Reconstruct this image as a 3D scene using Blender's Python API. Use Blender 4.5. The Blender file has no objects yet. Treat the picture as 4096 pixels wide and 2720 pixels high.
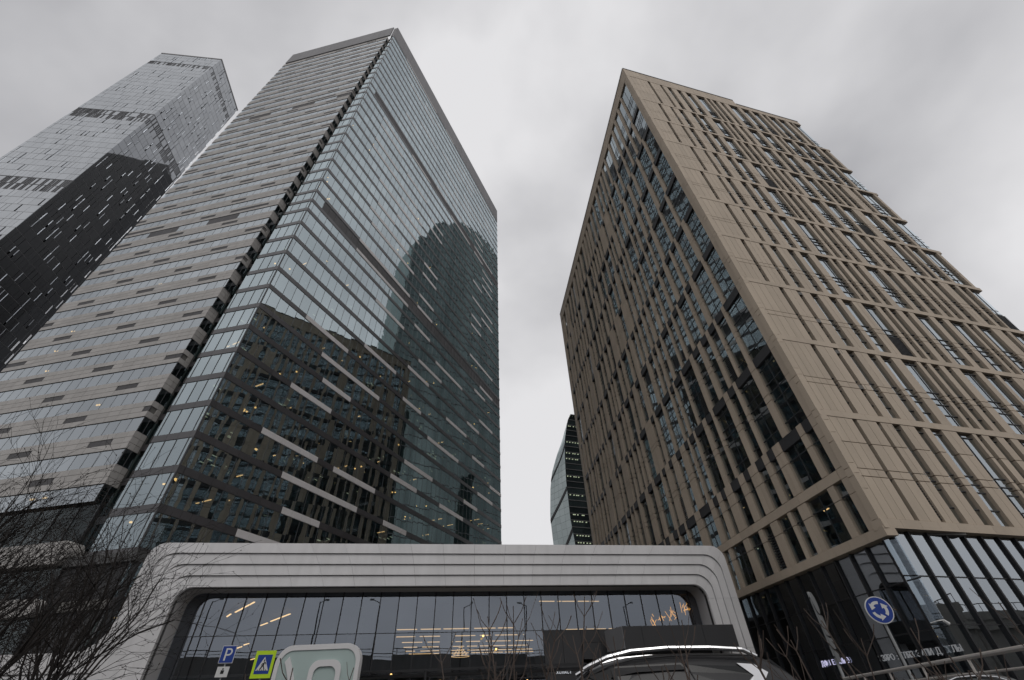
import bpy, math, random
from mathutils import Vector, Matrix
import numpy as np
R = math.radians
EYE = 1.1
scn = bpy.context.scene
C = scn.collection

# ------------------------------------------------------------ camera
PITCH, ROLL, FPX = 0.71219, -0.040297, 1730.5
cd = bpy.data.cameras.new("camera"); cam = bpy.data.objects.new("camera", cd); C.objects.link(cam)
cF = Vector((0, math.cos(PITCH), math.sin(PITCH))); cR = Vector((1, 0, 0)); cU = cR.cross(cF)
cR2 = cR * math.cos(ROLL) + cU * math.sin(ROLL); cU2 = -cR * math.sin(ROLL) + cU * math.cos(ROLL)
mw = Matrix((cR2, cU2, -cF)).transposed().to_4x4(); mw.translation = (0, 0, EYE)
cam.matrix_world = mw
cd.sensor_width = 36; cd.lens = FPX / 4096 * 36; cd.clip_start = 0.05; cd.clip_end = 4000
scn.camera = cam

# ------------------------------------------------------------ world / sun / exposure
SUN_EL, SUN_AZ = 48, 165          # azimuth clockwise from +Y
w = bpy.data.worlds.new("World"); scn.world = w; w.use_nodes = True
nt = w.node_tree; nt.nodes.clear(); N = nt.nodes.new; L = nt.links.new
out = N("ShaderNodeOutputWorld"); bg = N("ShaderNodeBackground"); bg.inputs[1].default_value = 0.1
sky = N("ShaderNodeTexSky"); sky.sky_type = 'NISHITA'; sky.sun_disc = False
sky.sun_elevation = R(SUN_EL); sky.sun_rotation = R(SUN_AZ)
tc = N("ShaderNodeTexCoord"); mp = N("ShaderNodeMapping"); mp.inputs['Scale'].default_value = (1, 1, 1.15)
mp.inputs['Location'].default_value = (-7.08, 8.37, -2.49)
n1 = N("ShaderNodeTexNoise"); n1.inputs['Scale'].default_value = 1.75; n1.inputs['Detail'].default_value = 5; n1.inputs['Roughness'].default_value = 0.48; n1.inputs['Distortion'].default_value = .12
cr = N("ShaderNodeValToRGB")
cr.color_ramp.elements[0].position = 0.32; cr.color_ramp.elements[0].color = (0.43, 0.43, 0.45, 1)
cr.color_ramp.elements[1].position = 0.63; cr.color_ramp.elements[1].color = (0.78, 0.775, 0.79, 1)
mul = N("ShaderNodeVectorMath"); mul.operation = 'SCALE'; mul.inputs['Scale'].default_value = 10
mx = N("ShaderNodeMixRGB"); mx.inputs[0].default_value = 0.985
L(tc.outputs['Generated'], mp.inputs[0]); L(mp.outputs[0], n1.inputs[0]); L(n1.outputs[0], cr.inputs[0])
L(cr.outputs[0], mul.inputs[0]); L(sky.outputs[0], mx.inputs[1]); L(mul.outputs[0], mx.inputs[2])
L(mx.outputs[0], bg.inputs[0]); L(bg.outputs[0], out.inputs[0])
sl = bpy.data.lights.new("sun", 'SUN'); sl.energy = 0.6; sl.angle = R(25); sl.color = (1, 0.97, 0.93)
so = bpy.data.objects.new("sun", sl); C.objects.link(so)
sd = Vector((math.sin(R(SUN_AZ)) * math.cos(R(SUN_EL)), math.cos(R(SUN_AZ)) * math.cos(R(SUN_EL)), math.sin(R(SUN_EL))))
so.rotation_euler = sd.to_track_quat('Z', 'Y').to_euler(); so.location = sd * 300
vs = scn.view_settings; vs.view_transform = 'Standard'; vs.look = 'None'; vs.gamma = 1; vs.exposure = 0; vs.use_curve_mapping = False
scn.cycles.max_bounces = 8; scn.cycles.transparent_max_bounces = 16; scn.cycles.glossy_bounces = 4
scn.cycles.diffuse_bounces = 3; scn.cycles.transmission_bounces = 4
scn.cycles.caustics_reflective = False; scn.cycles.caustics_refractive = False
scn.cycles.sample_clamp_indirect = 3

# ------------------------------------------------------------ materials
def nodes(name):
    m = bpy.data.materials.new(name); m.use_nodes = True; t = m.node_tree; t.nodes.clear()
    return m, t, t.nodes.new, t.links.new
def rnd_value(t):
    n, l = t.nodes.new, t.links.new
    oi = n("ShaderNodeObjectInfo"); g = n("ShaderNodeNewGeometry"); a = n("ShaderNodeMath"); a.operation = 'ADD'
    f = n("ShaderNodeMath"); f.operation = 'FRACT'
    l(oi.outputs['Random'], a.inputs[0]); l(g.outputs['Random Per Island'], a.inputs[1]); l(a.outputs[0], f.inputs[0])
    return f.outputs[0]
def solid(name, col, rough=0.7, var=0.1, nscale=0.6, nvar=0.12, fine=0.0, metal=0.0, bump=0.0, streak=0.0, spec=0.4, coat=0.0, island=True):
    m, t, n, l = nodes(name)
    o = n("ShaderNodeOutputMaterial"); p = n("ShaderNodeBsdfPrincipled")
    p.inputs['Roughness'].default_value = rough; p.inputs['Metallic'].default_value = metal
    p.inputs['Specular IOR Level'].default_value = spec; p.inputs['Coat Weight'].default_value = coat
    g = n("ShaderNodeNewGeometry"); base = n("ShaderNodeRGB"); base.outputs[0].default_value = (*col, 1)
    hsv = n("ShaderNodeHueSaturation")
    val = n("ShaderNodeMath"); val.operation = 'MULTIPLY_ADD'; val.inputs[1].default_value = var * 2; val.inputs[2].default_value = 1 - var
    if island: l(rnd_value(t), val.inputs[0])
    else: val.inputs[0].default_value = 0.5
    cur = val.outputs[0]
    def layer(scale, amt, vec_scale=(1, 1, 1), detail=4):
        nonlocal cur
        mp = n("ShaderNodeMapping"); mp.inputs['Scale'].default_value = vec_scale
        l(g.outputs['Position'], mp.inputs[0]); ns = n("ShaderNodeTexNoise"); ns.inputs['Scale'].default_value = scale; ns.inputs['Detail'].default_value = detail
        l(mp.outputs[0], ns.inputs[0]); ma = n("ShaderNodeMath"); ma.operation = 'MULTIPLY_ADD'; ma.inputs[1].default_value = amt * 4; ma.inputs[2].default_value = 1 - amt * 2
        l(ns.outputs[0], ma.inputs[0]); mm = n("ShaderNodeMath"); mm.operation = 'MULTIPLY'; l(cur, mm.inputs[0]); l(ma.outputs[0], mm.inputs[1]); cur = mm.outputs[0]
        return ns
    if nvar: layer(nscale, nvar * 0.5)
    if streak: layer(1.6, streak * 0.5, (1, 1, 0.12), 5)
    f = None
    if fine: f = layer(28, fine * 0.5, (1, 1, 1), 2)
    l(base.outputs[0], hsv.inputs['Color']); l(cur, hsv.inputs['Value']); l(hsv.outputs[0], p.inputs['Base Color'])
    if bump:
        b = n("ShaderNodeBump"); b.inputs['Strength'].default_value = bump; b.inputs['Distance'].default_value = 0.02
        ns = n("ShaderNodeTexNoise"); ns.inputs['Scale'].default_value = 14; l(g.outputs['Position'], ns.inputs[0]); l(ns.outputs[0], b.inputs['Height']); l(b.outputs[0], p.inputs['Normal'])
    l(p.outputs[0], o.inputs[0]); return m
def glass(name, refl=0.4, tint=(.82, .9, .92), trans=(.55, .62, .62), wob=0.004, wscale=0.6, var=0.08, rough=0.0):
    """window glass: mirror coat plus see-through"""
    m, t, n, l = nodes(name)
    o = n("ShaderNodeOutputMaterial"); tr = n("ShaderNodeBsdfTransparent"); tr.inputs[0].default_value = (*trans, 1)
    tr2 = n("ShaderNodeBsdfTransparent"); gl = n("ShaderNodeBsdfGlossy"); gl.inputs['Roughness'].default_value = rough; gl.inputs[0].default_value = (*tint, 1)
    g = n("ShaderNodeNewGeometry"); fr = n("ShaderNodeFresnel"); fr.inputs[0].default_value = 1.5
    ns = n("ShaderNodeTexNoise"); ns.inputs['Scale'].default_value = wscale; ns.inputs['Detail'].default_value = 1.5; l(g.outputs['Position'], ns.inputs[0])
    b = n("ShaderNodeBump"); b.inputs['Strength'].default_value = 1; b.inputs['Distance'].default_value = wob; l(ns.outputs[0], b.inputs['Height']); l(b.outputs[0], gl.inputs['Normal'])
    f = n("ShaderNodeMath"); f.operation = 'MULTIPLY_ADD'; f.inputs[1].default_value = 1 - refl; l(fr.outputs[0], f.inputs[0])
    v = n("ShaderNodeMath"); v.operation = 'MULTIPLY_ADD'; v.inputs[1].default_value = var; v.inputs[2].default_value = refl - var / 2; l(rnd_value(t), v.inputs[0]); l(v.outputs[0], f.inputs[2])
    mx = n("ShaderNodeMixShader"); l(f.outputs[0], mx.inputs[0]); l(tr.outputs[0], mx.inputs[1]); l(gl.outputs[0], mx.inputs[2])
    m2 = n("ShaderNodeMixShader"); l(g.outputs['Backfacing'], m2.inputs[0]); l(mx.outputs[0], m2.inputs[1]); l(tr2.outputs[0], m2.inputs[2])
    l(m2.outputs[0], o.inputs[0]); return m
def mirror(name, base=(.03, .035, .04), refl=0.5, tint=(.82, .88, .9), var=0.1, rough=0.02, wob=0.003):
    """opaque coated facade glass seen from far away"""
    m, t, n, l = nodes(name)
    o = n("ShaderNodeOutputMaterial"); d = n("ShaderNodeBsdfDiffuse"); d.inputs[0].default_value = (*base, 1)
    gl = n("ShaderNodeBsdfGlossy"); gl.inputs['Roughness'].default_value = rough; gl.inputs[0].default_value = (*tint, 1)
    fr = n("ShaderNodeFresnel"); f = n("ShaderNodeMath"); f.operation = 'MULTIPLY_ADD'; f.inputs[1].default_value = 1 - refl; l(fr.outputs[0], f.inputs[0])
    v = n("ShaderNodeMath"); v.operation = 'MULTIPLY_ADD'; v.inputs[1].default_value = var; v.inputs[2].default_value = refl - var / 2; l(rnd_value(t), v.inputs[0]); l(v.outputs[0], f.inputs[2])
    mx = n("ShaderNodeMixShader"); l(f.outputs[0], mx.inputs[0]); l(d.outputs[0], mx.inputs[1]); l(gl.outputs[0], mx.inputs[2]); l(mx.outputs[0], o.inputs[0]); return m
def emit(name, col, s):
    m, t, n, l = nodes(name)
    o = n("ShaderNodeOutputMaterial"); e = n("ShaderNodeEmission"); e.inputs[0].default_value = (*col, 1); e.inputs[1].default_value = s
    l(e.outputs[0], o.inputs[0]); m.cycles.emission_sampling = 'NONE'; return m

M = dict(
    stone=solid('stone_grey_beige', (.43, .413, .395), .75, .07, .3, .10, .06, streak=.10),
    brown=solid('stone_sand_brown', (.47, .391, .305), .7, .06, .35, .10, .10, streak=.10),
    white=solid('cladding_white', (.60, .59, .59), .55, .035, .25, .07, .03, streak=.14),
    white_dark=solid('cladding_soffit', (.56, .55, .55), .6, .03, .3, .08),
    spandrel=solid('spandrel_dark', (.060, .057, .060), .28, .12, .5, .1, streak=.08, spec=.7),
    louvre=solid('louvre_dark', (.075, .072, .074), .6, .08),
    line=solid('joint_hazed', (.16, .16, .165), .4, .05, spec=.6),  # far tower floor lines, lightened to put haze into the colour
    fin=solid('louvre_fin_grey', (.10, .10, .105), .6, .15),
    parapet=solid('parapet_grey', (.20, .195, .20), .55, .06, .3, .08, streak=.1),
    white_panel=solid('panel_light', (.60, .58, .575), .6, .04, .5, .06, streak=.06),
    black=solid('metal_black', (.018, .018, .020), .5, .05),
    mull=solid('mullion_dark', (.035, .037, .04), .45, .05),
    mull_grey=solid('mullion_grey', (.065, .068, .072), .35, .05, spec=.6),
    plate=solid('sign_back_grey', (.15, .155, .155), .5, .05, 3, .15),
    steel=solid('galvanised_steel', (.30, .31, .31), .5, .05, 3, .15),
    rail=solid('rail_steel', (.62, .58, .54), .35, .02, 3, .08, metal=.5),
    concrete=solid('concrete', (.30, .29, .27), .85, .05, .3, .2, .08, streak=.25),
    asphalt=solid('asphalt', (.055, .055, .057), .85, .0, .4, .25, .2, bump=.3, island=False),
    paving=solid('paving', (.20, .195, .19), .85, .05, .5, .15, .1),
    soil=solid('soil', (.07, .055, .04), .95, .0, 2, .4, .3, island=False),
    slab=solid('ceiling_inside', (.16, .155, .145), .9, .1),
    core=solid('core_wall_inside', (.045, .043, .04), .9, .3, .25, .5),
    curtain=solid('curtain', (.16, .155, .135), .9, .45, .8, .3),
    curtain2=solid('curtain_teal', (.085, .115, .11), .9, .4, .8, .3),
    hall=solid('hall_wall_inside', (.055, .05, .047), .9, .2, .2, .4),
    charcoal=solid('charcoal_panel', (.032, .032, .034), .6, .1, .5, .15),
    canopy_lit=solid('canopy_lit_end', (.16, .16, .165), .6, .05, .5, .15),  # paler copy of the charcoal, light on the canopy end put into colour
    charcoal2=solid('charcoal_side', (.085, .085, .085), .6, .05, .5, .15),
    bark=solid('bark', (.024, .020, .018), .9, .15, 6, .3),
    bark2=solid('twig_bark', (.085, .065, .055), .9, .2, 6, .3),
    blue=solid('sign_blue', (.012, .045, .26), .5, .0, 5, .06),
    signwhite=solid('sign_white', (.62, .62, .61), .5, .0, 5, .08),
    lime=solid('sign_lime', (.50, .72, .02), .5, .0, 5, .05),
    signblack=solid('sign_black', (.01, .01, .01), .5, .0),
    frost=solid('frosted_green_panel', (.40, .49, .47), .35, .03, 1, .06),
    sign_frame=solid('sign_frame_white', (.66, .65, .65), .45, .02, 1, .06),
    carpaint=solid('car_paint_graphite', (.014, .014, .016), .42, .0, 1, .05, spec=.3, coat=.15, island=False),
    carpaint2=solid('car_paint_dark_grey', (.04, .043, .043), .35, .0, 1, .05, spec=.3, coat=.2, island=False),
    chrome=solid('chrome', (.62, .62, .63), .22, .0, 1, .02, metal=1.0),
    silver=solid('silver_trim', (.72, .72, .74), .3, .0, 1, .02, metal=.2),
    tyre=solid('tyre', (.02, .02, .02), .9, .0), rubber=solid('rubber_black', (.012, .012, .013), .6, .0),
    red=solid('tail_lamp_red', (.25, .01, .01), .25, .0), lampglass=solid('lamp_clear', (.5, .5, .5), .2, .0),
    g_tower=glass('glass_tower', .52, (.76, .87, .91), (.62, .68, .68), .0035),
    g_stone=glass('glass_strip', .46, (.80, .86, .90), (.5, .55, .58), .003),
    g_brown=glass('glass_brown', .22, (.82, .92, .97), (.6, .65, .68), .004),
    g_lobby2=glass('glass_lobby_front', .42, (.85, .92, .98), (.62, .68, .72), .004),  # same lobby glass, sky brightness of this face put into a stronger mirror coat
    g_brown2=glass('glass_brown_front', .42, (.84, .92, .97), (.6, .65, .68), .004),  # same window glass, brighter front face put into a stronger mirror coat
    g_lobby=glass('glass_lobby', .20, (.85, .92, 1.0), (.62, .68, .72), .004),
    g_podium=glass('glass_podium', .05, (.7, .78, .8), (.4, .45, .47), .006),
    g_pav=glass('glass_pavilion', .18, (.80, .88, 1.0), (.75, .8, .85), .006, .35, .03),
    g_far=mirror('glass_far', (.05, .052, .056), .42, (.83, .86, .89), .05, .03),
    g_vent=mirror('glass_vent_flap', (.16, .16, .17), .36, (.8, .84, .9), .45, .15),
    g_green=mirror('glass_green', (.02, .032, .032), .13, (.75, .88, .86), .06, .04),
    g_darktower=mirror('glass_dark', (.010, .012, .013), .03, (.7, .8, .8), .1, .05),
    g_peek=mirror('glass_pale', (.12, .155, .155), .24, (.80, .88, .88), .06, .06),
    g_car=solid('car_glass', (.012, .013, .014), .22, .0, 1, .0, spec=.25, island=False),
    warm=emit('lamp_warm', (1, .62, .26), 1.6), warm_s=emit('lamp_warm_small', (1, .60, .20), 2.4),
    warmline=emit('lamp_line_warm', (1, .62, .28), .85), orange=emit('lamp_orange', (1, .45, .09), 1.0),
    cool=emit('lamp_cool', (.8, .9, .62), .55), textwhite=emit('letters_lit', (.85, .88, .95), .7), textdim=emit('letters_dim', (.8, .82, .86), .2),
    textblue=emit('letters_blue', (.72, .70, 1.0), .7), greenlamp=emit('lamp_green', (.8, 1, .2), 1.2),
)
for k in ('bark', 'bark2'): pass

# ------------------------------------------------------------ builders
BOXF = [(0, 1, 2, 3), (7, 6, 5, 4), (0, 4, 5, 1), (1, 5, 6, 2), (2, 6, 7, 3), (3, 7, 4, 0)]
class MB:
    def __init__(s): s.v = []; s.f = []
    def add(s, vs, fs):
        b = len(s.v); s.v += [tuple(x) for x in vs]; s.f += [tuple(b + i for i in f) for f in fs]; return s
    def box(s, x0, x1, y0, y1, z0, z1):
        return s.add([(x0, y0, z0), (x0, y1, z0), (x1, y1, z0), (x1, y0, z0), (x0, y0, z1), (x0, y1, z1), (x1, y1, z1), (x1, y0, z1)], BOXF)
    def tube(s, p, q, r0, r1=None, n=6, cap=True):
        p = Vector(p); q = Vector(q); r1 = r0 if r1 is None else r1; d = (q - p)
        if d.length < 1e-6: return s
        d.normalize(); a = d.orthogonal().normalized(); b = d.cross(a); vs = []
        for c, r in ((p, r0), (q, r1)):
            for i in range(n):
                t = 2 * math.pi * i / n; vs.append(c + a * (math.cos(t) * r) + b * (math.sin(t) * r))
        fs = [(i, (i + 1) % n, n + (i + 1) % n, n + i) for i in range(n)]
        if cap: fs += [tuple(range(n))[::-1], tuple(range(n, 2 * n))]
        return s.add(vs, fs)
    def prism(s, pts, fn, d0, d1):
        """2D polygon -> closed prism; fn(a,b,d)->xyz"""
        n = len(pts); vs = [fn(a, b, d0) for a, b in pts] + [fn(a, b, d1) for a, b in pts]
        fs = [tuple(range(n)), tuple(range(2 * n - 1, n - 1, -1))] + [(i, n + i, n + (i + 1) % n, (i + 1) % n) for i in range(n)]
        return s.add(vs, fs)
    def mesh(s, name, mat, smooth=False):
        me = bpy.data.meshes.new(name); me.from_pydata(s.v, [], s.f); me.materials.append(mat); me.validate()
        import bmesh
        bm = bmesh.new(); bm.from_mesh(me); bmesh.ops.recalc_face_normals(bm, faces=bm.faces); bm.to_mesh(me); bm.free()
        if smooth: me.polygons.foreach_set('use_smooth', [True] * len(me.polygons))
        return me
WM = {}
def tag(o, label=None, cat=None, group=None, kind=None):
    for k, v in (('label', label), ('category', cat), ('group', group), ('kind', kind)):
        if v: o[k] = v
    return o
def thing(name, loc, label, cat, group=None, rotz=0):
    o = bpy.data.objects.new(name, None); C.objects.link(o); o.empty_display_size = .5
    m = Matrix.Translation(Vector(loc)) @ Matrix.Rotation(rotz, 4, 'Z'); o.matrix_basis = m; WM[o] = m
    return tag(o, label, cat, group)
def put(name, me, parent=None, world=None, kind=None, local=None):
    """world: matrix in world space; mesh in that frame"""
    o = bpy.data.objects.new(name, me); C.objects.link(o)
    world = world if world is not None else Matrix.Identity(4)
    if parent is not None:
        if local is not None: world = WM[parent] @ local
        o.parent = parent; o.matrix_basis = WM[parent].inverted() @ world
    else: o.matrix_basis = world
    WM[o] = world
    if kind: o['kind'] = kind
    return o
def copy_tree(o, loc=None, rotz=None, parent=None):
    c = o.copy(); C.objects.link(c)
    if parent is not None: c.parent = parent
    if loc is not None:
        m = Matrix.Translation(Vector(loc)) @ Matrix.Rotation(rotz or 0, 4, 'Z'); c.matrix_basis = m; WM[c] = m
    for ch in list(o.children): copy_tree(ch, parent=c)
    return c
def struct(name, mb, mat, kind='structure'):
    o = put(name, mb.mesh(name, mat)); o['kind'] = kind; return o

class Facade:
    def __init__(s, o, d, flip=1):
        s.o = Vector((o[0], o[1], 0)); u = Vector((d[0], d[1], 0)).normalized(); s.u = u
        s.n = Vector((u.y, -u.x, 0)) * flip      # outward
        s.rot = Matrix((s.u, -s.n if flip > 0 else s.n, Vector((0, 0, 1)))).transposed().to_4x4()
    def P(s, a, z, d=0): return s.o + s.u * a + s.n * d + Vector((0, 0, z))
    def fn(s): return lambda a, b, d: s.P(a, b, d)

def screen(p):
    q = p - Vector((0, 0, EYE)); z = q.dot(cF)
    if z < .1: return None
    return (2048 + FPX * q.dot(cR2) / z, 1360 - FPX * q.dot(cU2) / z, z)
CACHE = {}
def unit_box(dx, dy, dz, mat):
    k = (round(dx, 3), round(dy, 3), round(dz, 3), mat.name)
    if k not in CACHE:
        CACHE[k] = MB().box(-dx / 2, dx / 2, -dy / 2, dy / 2, -dz / 2, dz / 2).mesh('piece', mat)
    return CACHE[k]
class Pieces:
    """countable alike boxes on facades: the largest in the picture as objects, the rest joined"""
    def __init__(s, parent, name, mat, limit=290, stuff=None, tilt=0.0, seed=1, minpx=9):
        s.parent, s.name, s.mat, s.limit, s.tilt, s.rg, s.L, s.minpx = parent, name, mat, limit, tilt, random.Random(seed), [], minpx
        s.stuff = stuff or name
    def add(s, F, a0, a1, z0, z1, d0, d1):
        if a1 - a0 < .005 or z1 - z0 < .005: return
        s.L.append((F, a0, a1, z0, z1, d0, d1))
    def flush(s):
        sc = []
        for i, (F, a0, a1, z0, z1, d0, d1) in enumerate(s.L):
            c = F.P((a0 + a1) / 2, (z0 + z1) / 2, (d0 + d1) / 2); q = screen(c); v = -1
            if q and -60 < q[0] < 4150 and -60 < q[1] < 2770:
                px = FPX / q[2]; v = (a1 - a0) * (z1 - z0) * px * px
                if max(a1 - a0, z1 - z0) * px < s.minpx: v = -.5
            sc.append((v, i))
        sc.sort(reverse=True); own = set(i for v, i in sc[:s.limit] if v > 0)
        mb = MB()
        for i, (F, a0, a1, z0, z1, d0, d1) in enumerate(s.L):
            c = F.P((a0 + a1) / 2, (z0 + z1) / 2, (d0 + d1) / 2)
            m = Matrix.Translation(c) @ F.rot
            if s.tilt: m = m @ Matrix.Rotation(s.rg.gauss(0, s.tilt), 4, 'Z') @ Matrix.Rotation(s.rg.gauss(0, s.tilt), 4, 'X')
            dx, dy, dz = a1 - a0, abs(d1 - d0), z1 - z0
            if i in own: put(s.name, unit_box(dx, dy, dz, s.mat), s.parent, m)
            else:
                vs = [m @ Vector((x * dx / 2, y * dy / 2, z * dz / 2)) for z in (-1, 1) for x, y in ((-1, -1), (-1, 1), (1, 1), (1, -1))]
                mb.add(vs, BOXF)
        if mb.v:
            pw = WM[s.parent].inverted(); mb.v = [tuple(pw @ Vector(v)) for v in mb.v]
            o = put(s.stuff, mb.mesh(s.stuff, s.mat), s.parent, WM[s.parent])
            o['kind'] = 'stuff'
def fbox(mb, F, a0, a1, z0, z1, d0, d1):
    vs = [F.P(a, z, d) for z in (z0, z1) for a, d in ((a0, d0), (a0, d1), (a1, d1), (a1, d0))]
    mb.add(vs, BOXF); return mb
def wpart(name, mb, mat, parent, smooth=False, kind=None):
    """part whose mesh was given in world coordinates"""
    pw = WM[parent].inverted(); mb.v = [tuple(pw @ Vector(v)) for v in mb.v]
    return put(name, mb.mesh(name, mat, smooth), parent, WM[parent], kind)
rg = random.Random(7)

# ------------------------------------------------------------ ground
struct('ground', MB().box(-1500, 1500, -1500, 1500, -.5, 0), M['paving'])
struct('road', MB().box(-400, 400, 4.6, 26.5, -.2, .004), M['asphalt'])
struct('roundabout_road', MB().box(-400, 400, -34, -3, -.2, .004), M['asphalt'])
k = MB().box(-400, 400, 4.3, 4.6, -.2, .13).box(-400, 400, 26.5, 26.8, -.2, .13); struct('kerb', k, M['concrete'])
struct('lane_marking', MB().box(-400, 400, 15.4, 15.55, -.1, .009), M['signwhite'])
struct('verge', MB().box(-30, 30, 1.4, 4.3, -.2, .10), M['soil'])

# ------------------------------------------------------------ main office tower
TA = thing('office_tower', (-34.8, 41.3, 0), 'tall grey office tower with a stone banded face and a dark banded glass face', 'office tower')
FA = Facade((-34.8, 41.3), (.383, .924))
FS = Facade((-36.1, 41.2), (-.983, .18), flip=-1)      # outward is toward the camera
FG = Facade((-34.8, 41.3), (-.983, .18), flip=-1)
WA, WS, F0 = 78.9, 38.0, 3.985
bands = [17.65 + F0 * k for k in range(-4, 14)] + [72.4, 75.6] + [75.6 + F0 * j for j in range(1, 13)] + [126.6, 129.8]
bands += [129.8 + 3.9 * j for j in range(1, 10)] + [168.4, 171.3]
TOPZ = 180.2
pane = Pieces(TA, 'window_pane', M['g_tower'], 290, tilt=.0016, seed=3)
panes = Pieces(TA, 'strip_window_pane', M['g_stone'], 290, tilt=.0016, seed=4)
span = Pieces(TA, 'spandrel_panel', M['spandrel'], 290); wp = Pieces(TA, 'light_panel', M['white_panel'], 290)
mul_ = Pieces(TA, 'mullion', M['mull_grey'], 290); st = Pieces(TA, 'stone_panel', M['stone'], 290); lv = Pieces(TA, 'louvre', M['louvre'], 290)
ng = Pieces(TA, 'recess_glass', M['g_podium'], 60)
par = Pieces(TA, 'parapet_panel', M['parapet'], 290)
slabs, cores = MB(), MB()
cur = Pieces(TA, 'curtain', M['curtain'], 200); cur2 = Pieces(TA, 'blind_or_backing', M['curtain2'], 200)
lampb = Pieces(TA, 'ceiling_lamp', M['warm'], 290, minpx=2); lamps = Pieces(TA, 'spot_lamp', M['warm_s'], 290, minpx=1); lampc = Pieces(TA, 'cool_lamp', M['cool'], 200, minpx=1)
NP = 49; PW = 1.62; S0 = .75
edges = [0.0, S0] + [S0 + PW * i for i in range(1, 49)]; edges = [e for e in edges if e < WA - .4] + [WA]
whites = {3: [(7.25, 16.7), (20, 29.7)], 7: [(7.25, 16.7), (33, 39.2)], 6: [(12, 26.4), (42.6, 55.6)], 8: [(20, 29.6), (49.4, 58.9)],
          5: [(13.6, 20.1), (36.2, 46), (65.6, 73.9)], 4: [(8.8, 16.9), (33, 41.2), (59.1, 65.6)], 2: [(7.2, 16.9), (33.1, 39.6)], 1: [(12, 26.6)], 0: [(13.7, 20.3)],
          9: [(32.9, 41), (59, 65.2)], 10: [(36.1, 45.8), (65.7, 74.3)], 11: [(42.7, 55.6)]}
# rows counted from the lowest visible band
rows = {}
for kk, v in {3: [(7.2, 16.9), (20, 29.7)], 2: [(12, 26.6), (33.1, 39.6)], 1: [(13.7, 20.3)], 0: [(9.0, 16.9), (23, 31)], 4: [(33, 41.2), (49.4, 59.1)], 5: [(8.8, 16.9), (59.1, 65.6), (36.2, 46)],
              6: [(13.6, 20.1), (65.6, 73.9)], 7: [(12, 26.4), (42.6, 55.6), (72.4, 79)], 8: [(7.25, 16.7), (33, 39.3), (62.4, 68.7)], 9: [(20, 29.6), (49.4, 58.9)],
              10: [(32.9, 41), (59, 65.2)], 11: [(36.1, 45.8), (65.7, 74.3)], 12: [(42.7, 55.6), (20, 29.7)], 13: [(33, 39.2), (62.2, 68.6)]}.items(): rows[kk] = v
starts = [7.2, 12, 13.7, 20.1, 33, 36.2, 42.6, 49.3, 59, 65.6]; lens = [9.6, 14.4, 6.4, 9.6, 6.4, 9.7, 13, 9.6, 6.4, 8.4]
def notch(z): t = min(max((z - 45) / 135, 0), 1); return 6.72 * (1 - t)
def gedge(z): t = min(max((z - 45) / 135, 0), 1); return 5.42 * (1 - t) + .12
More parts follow.
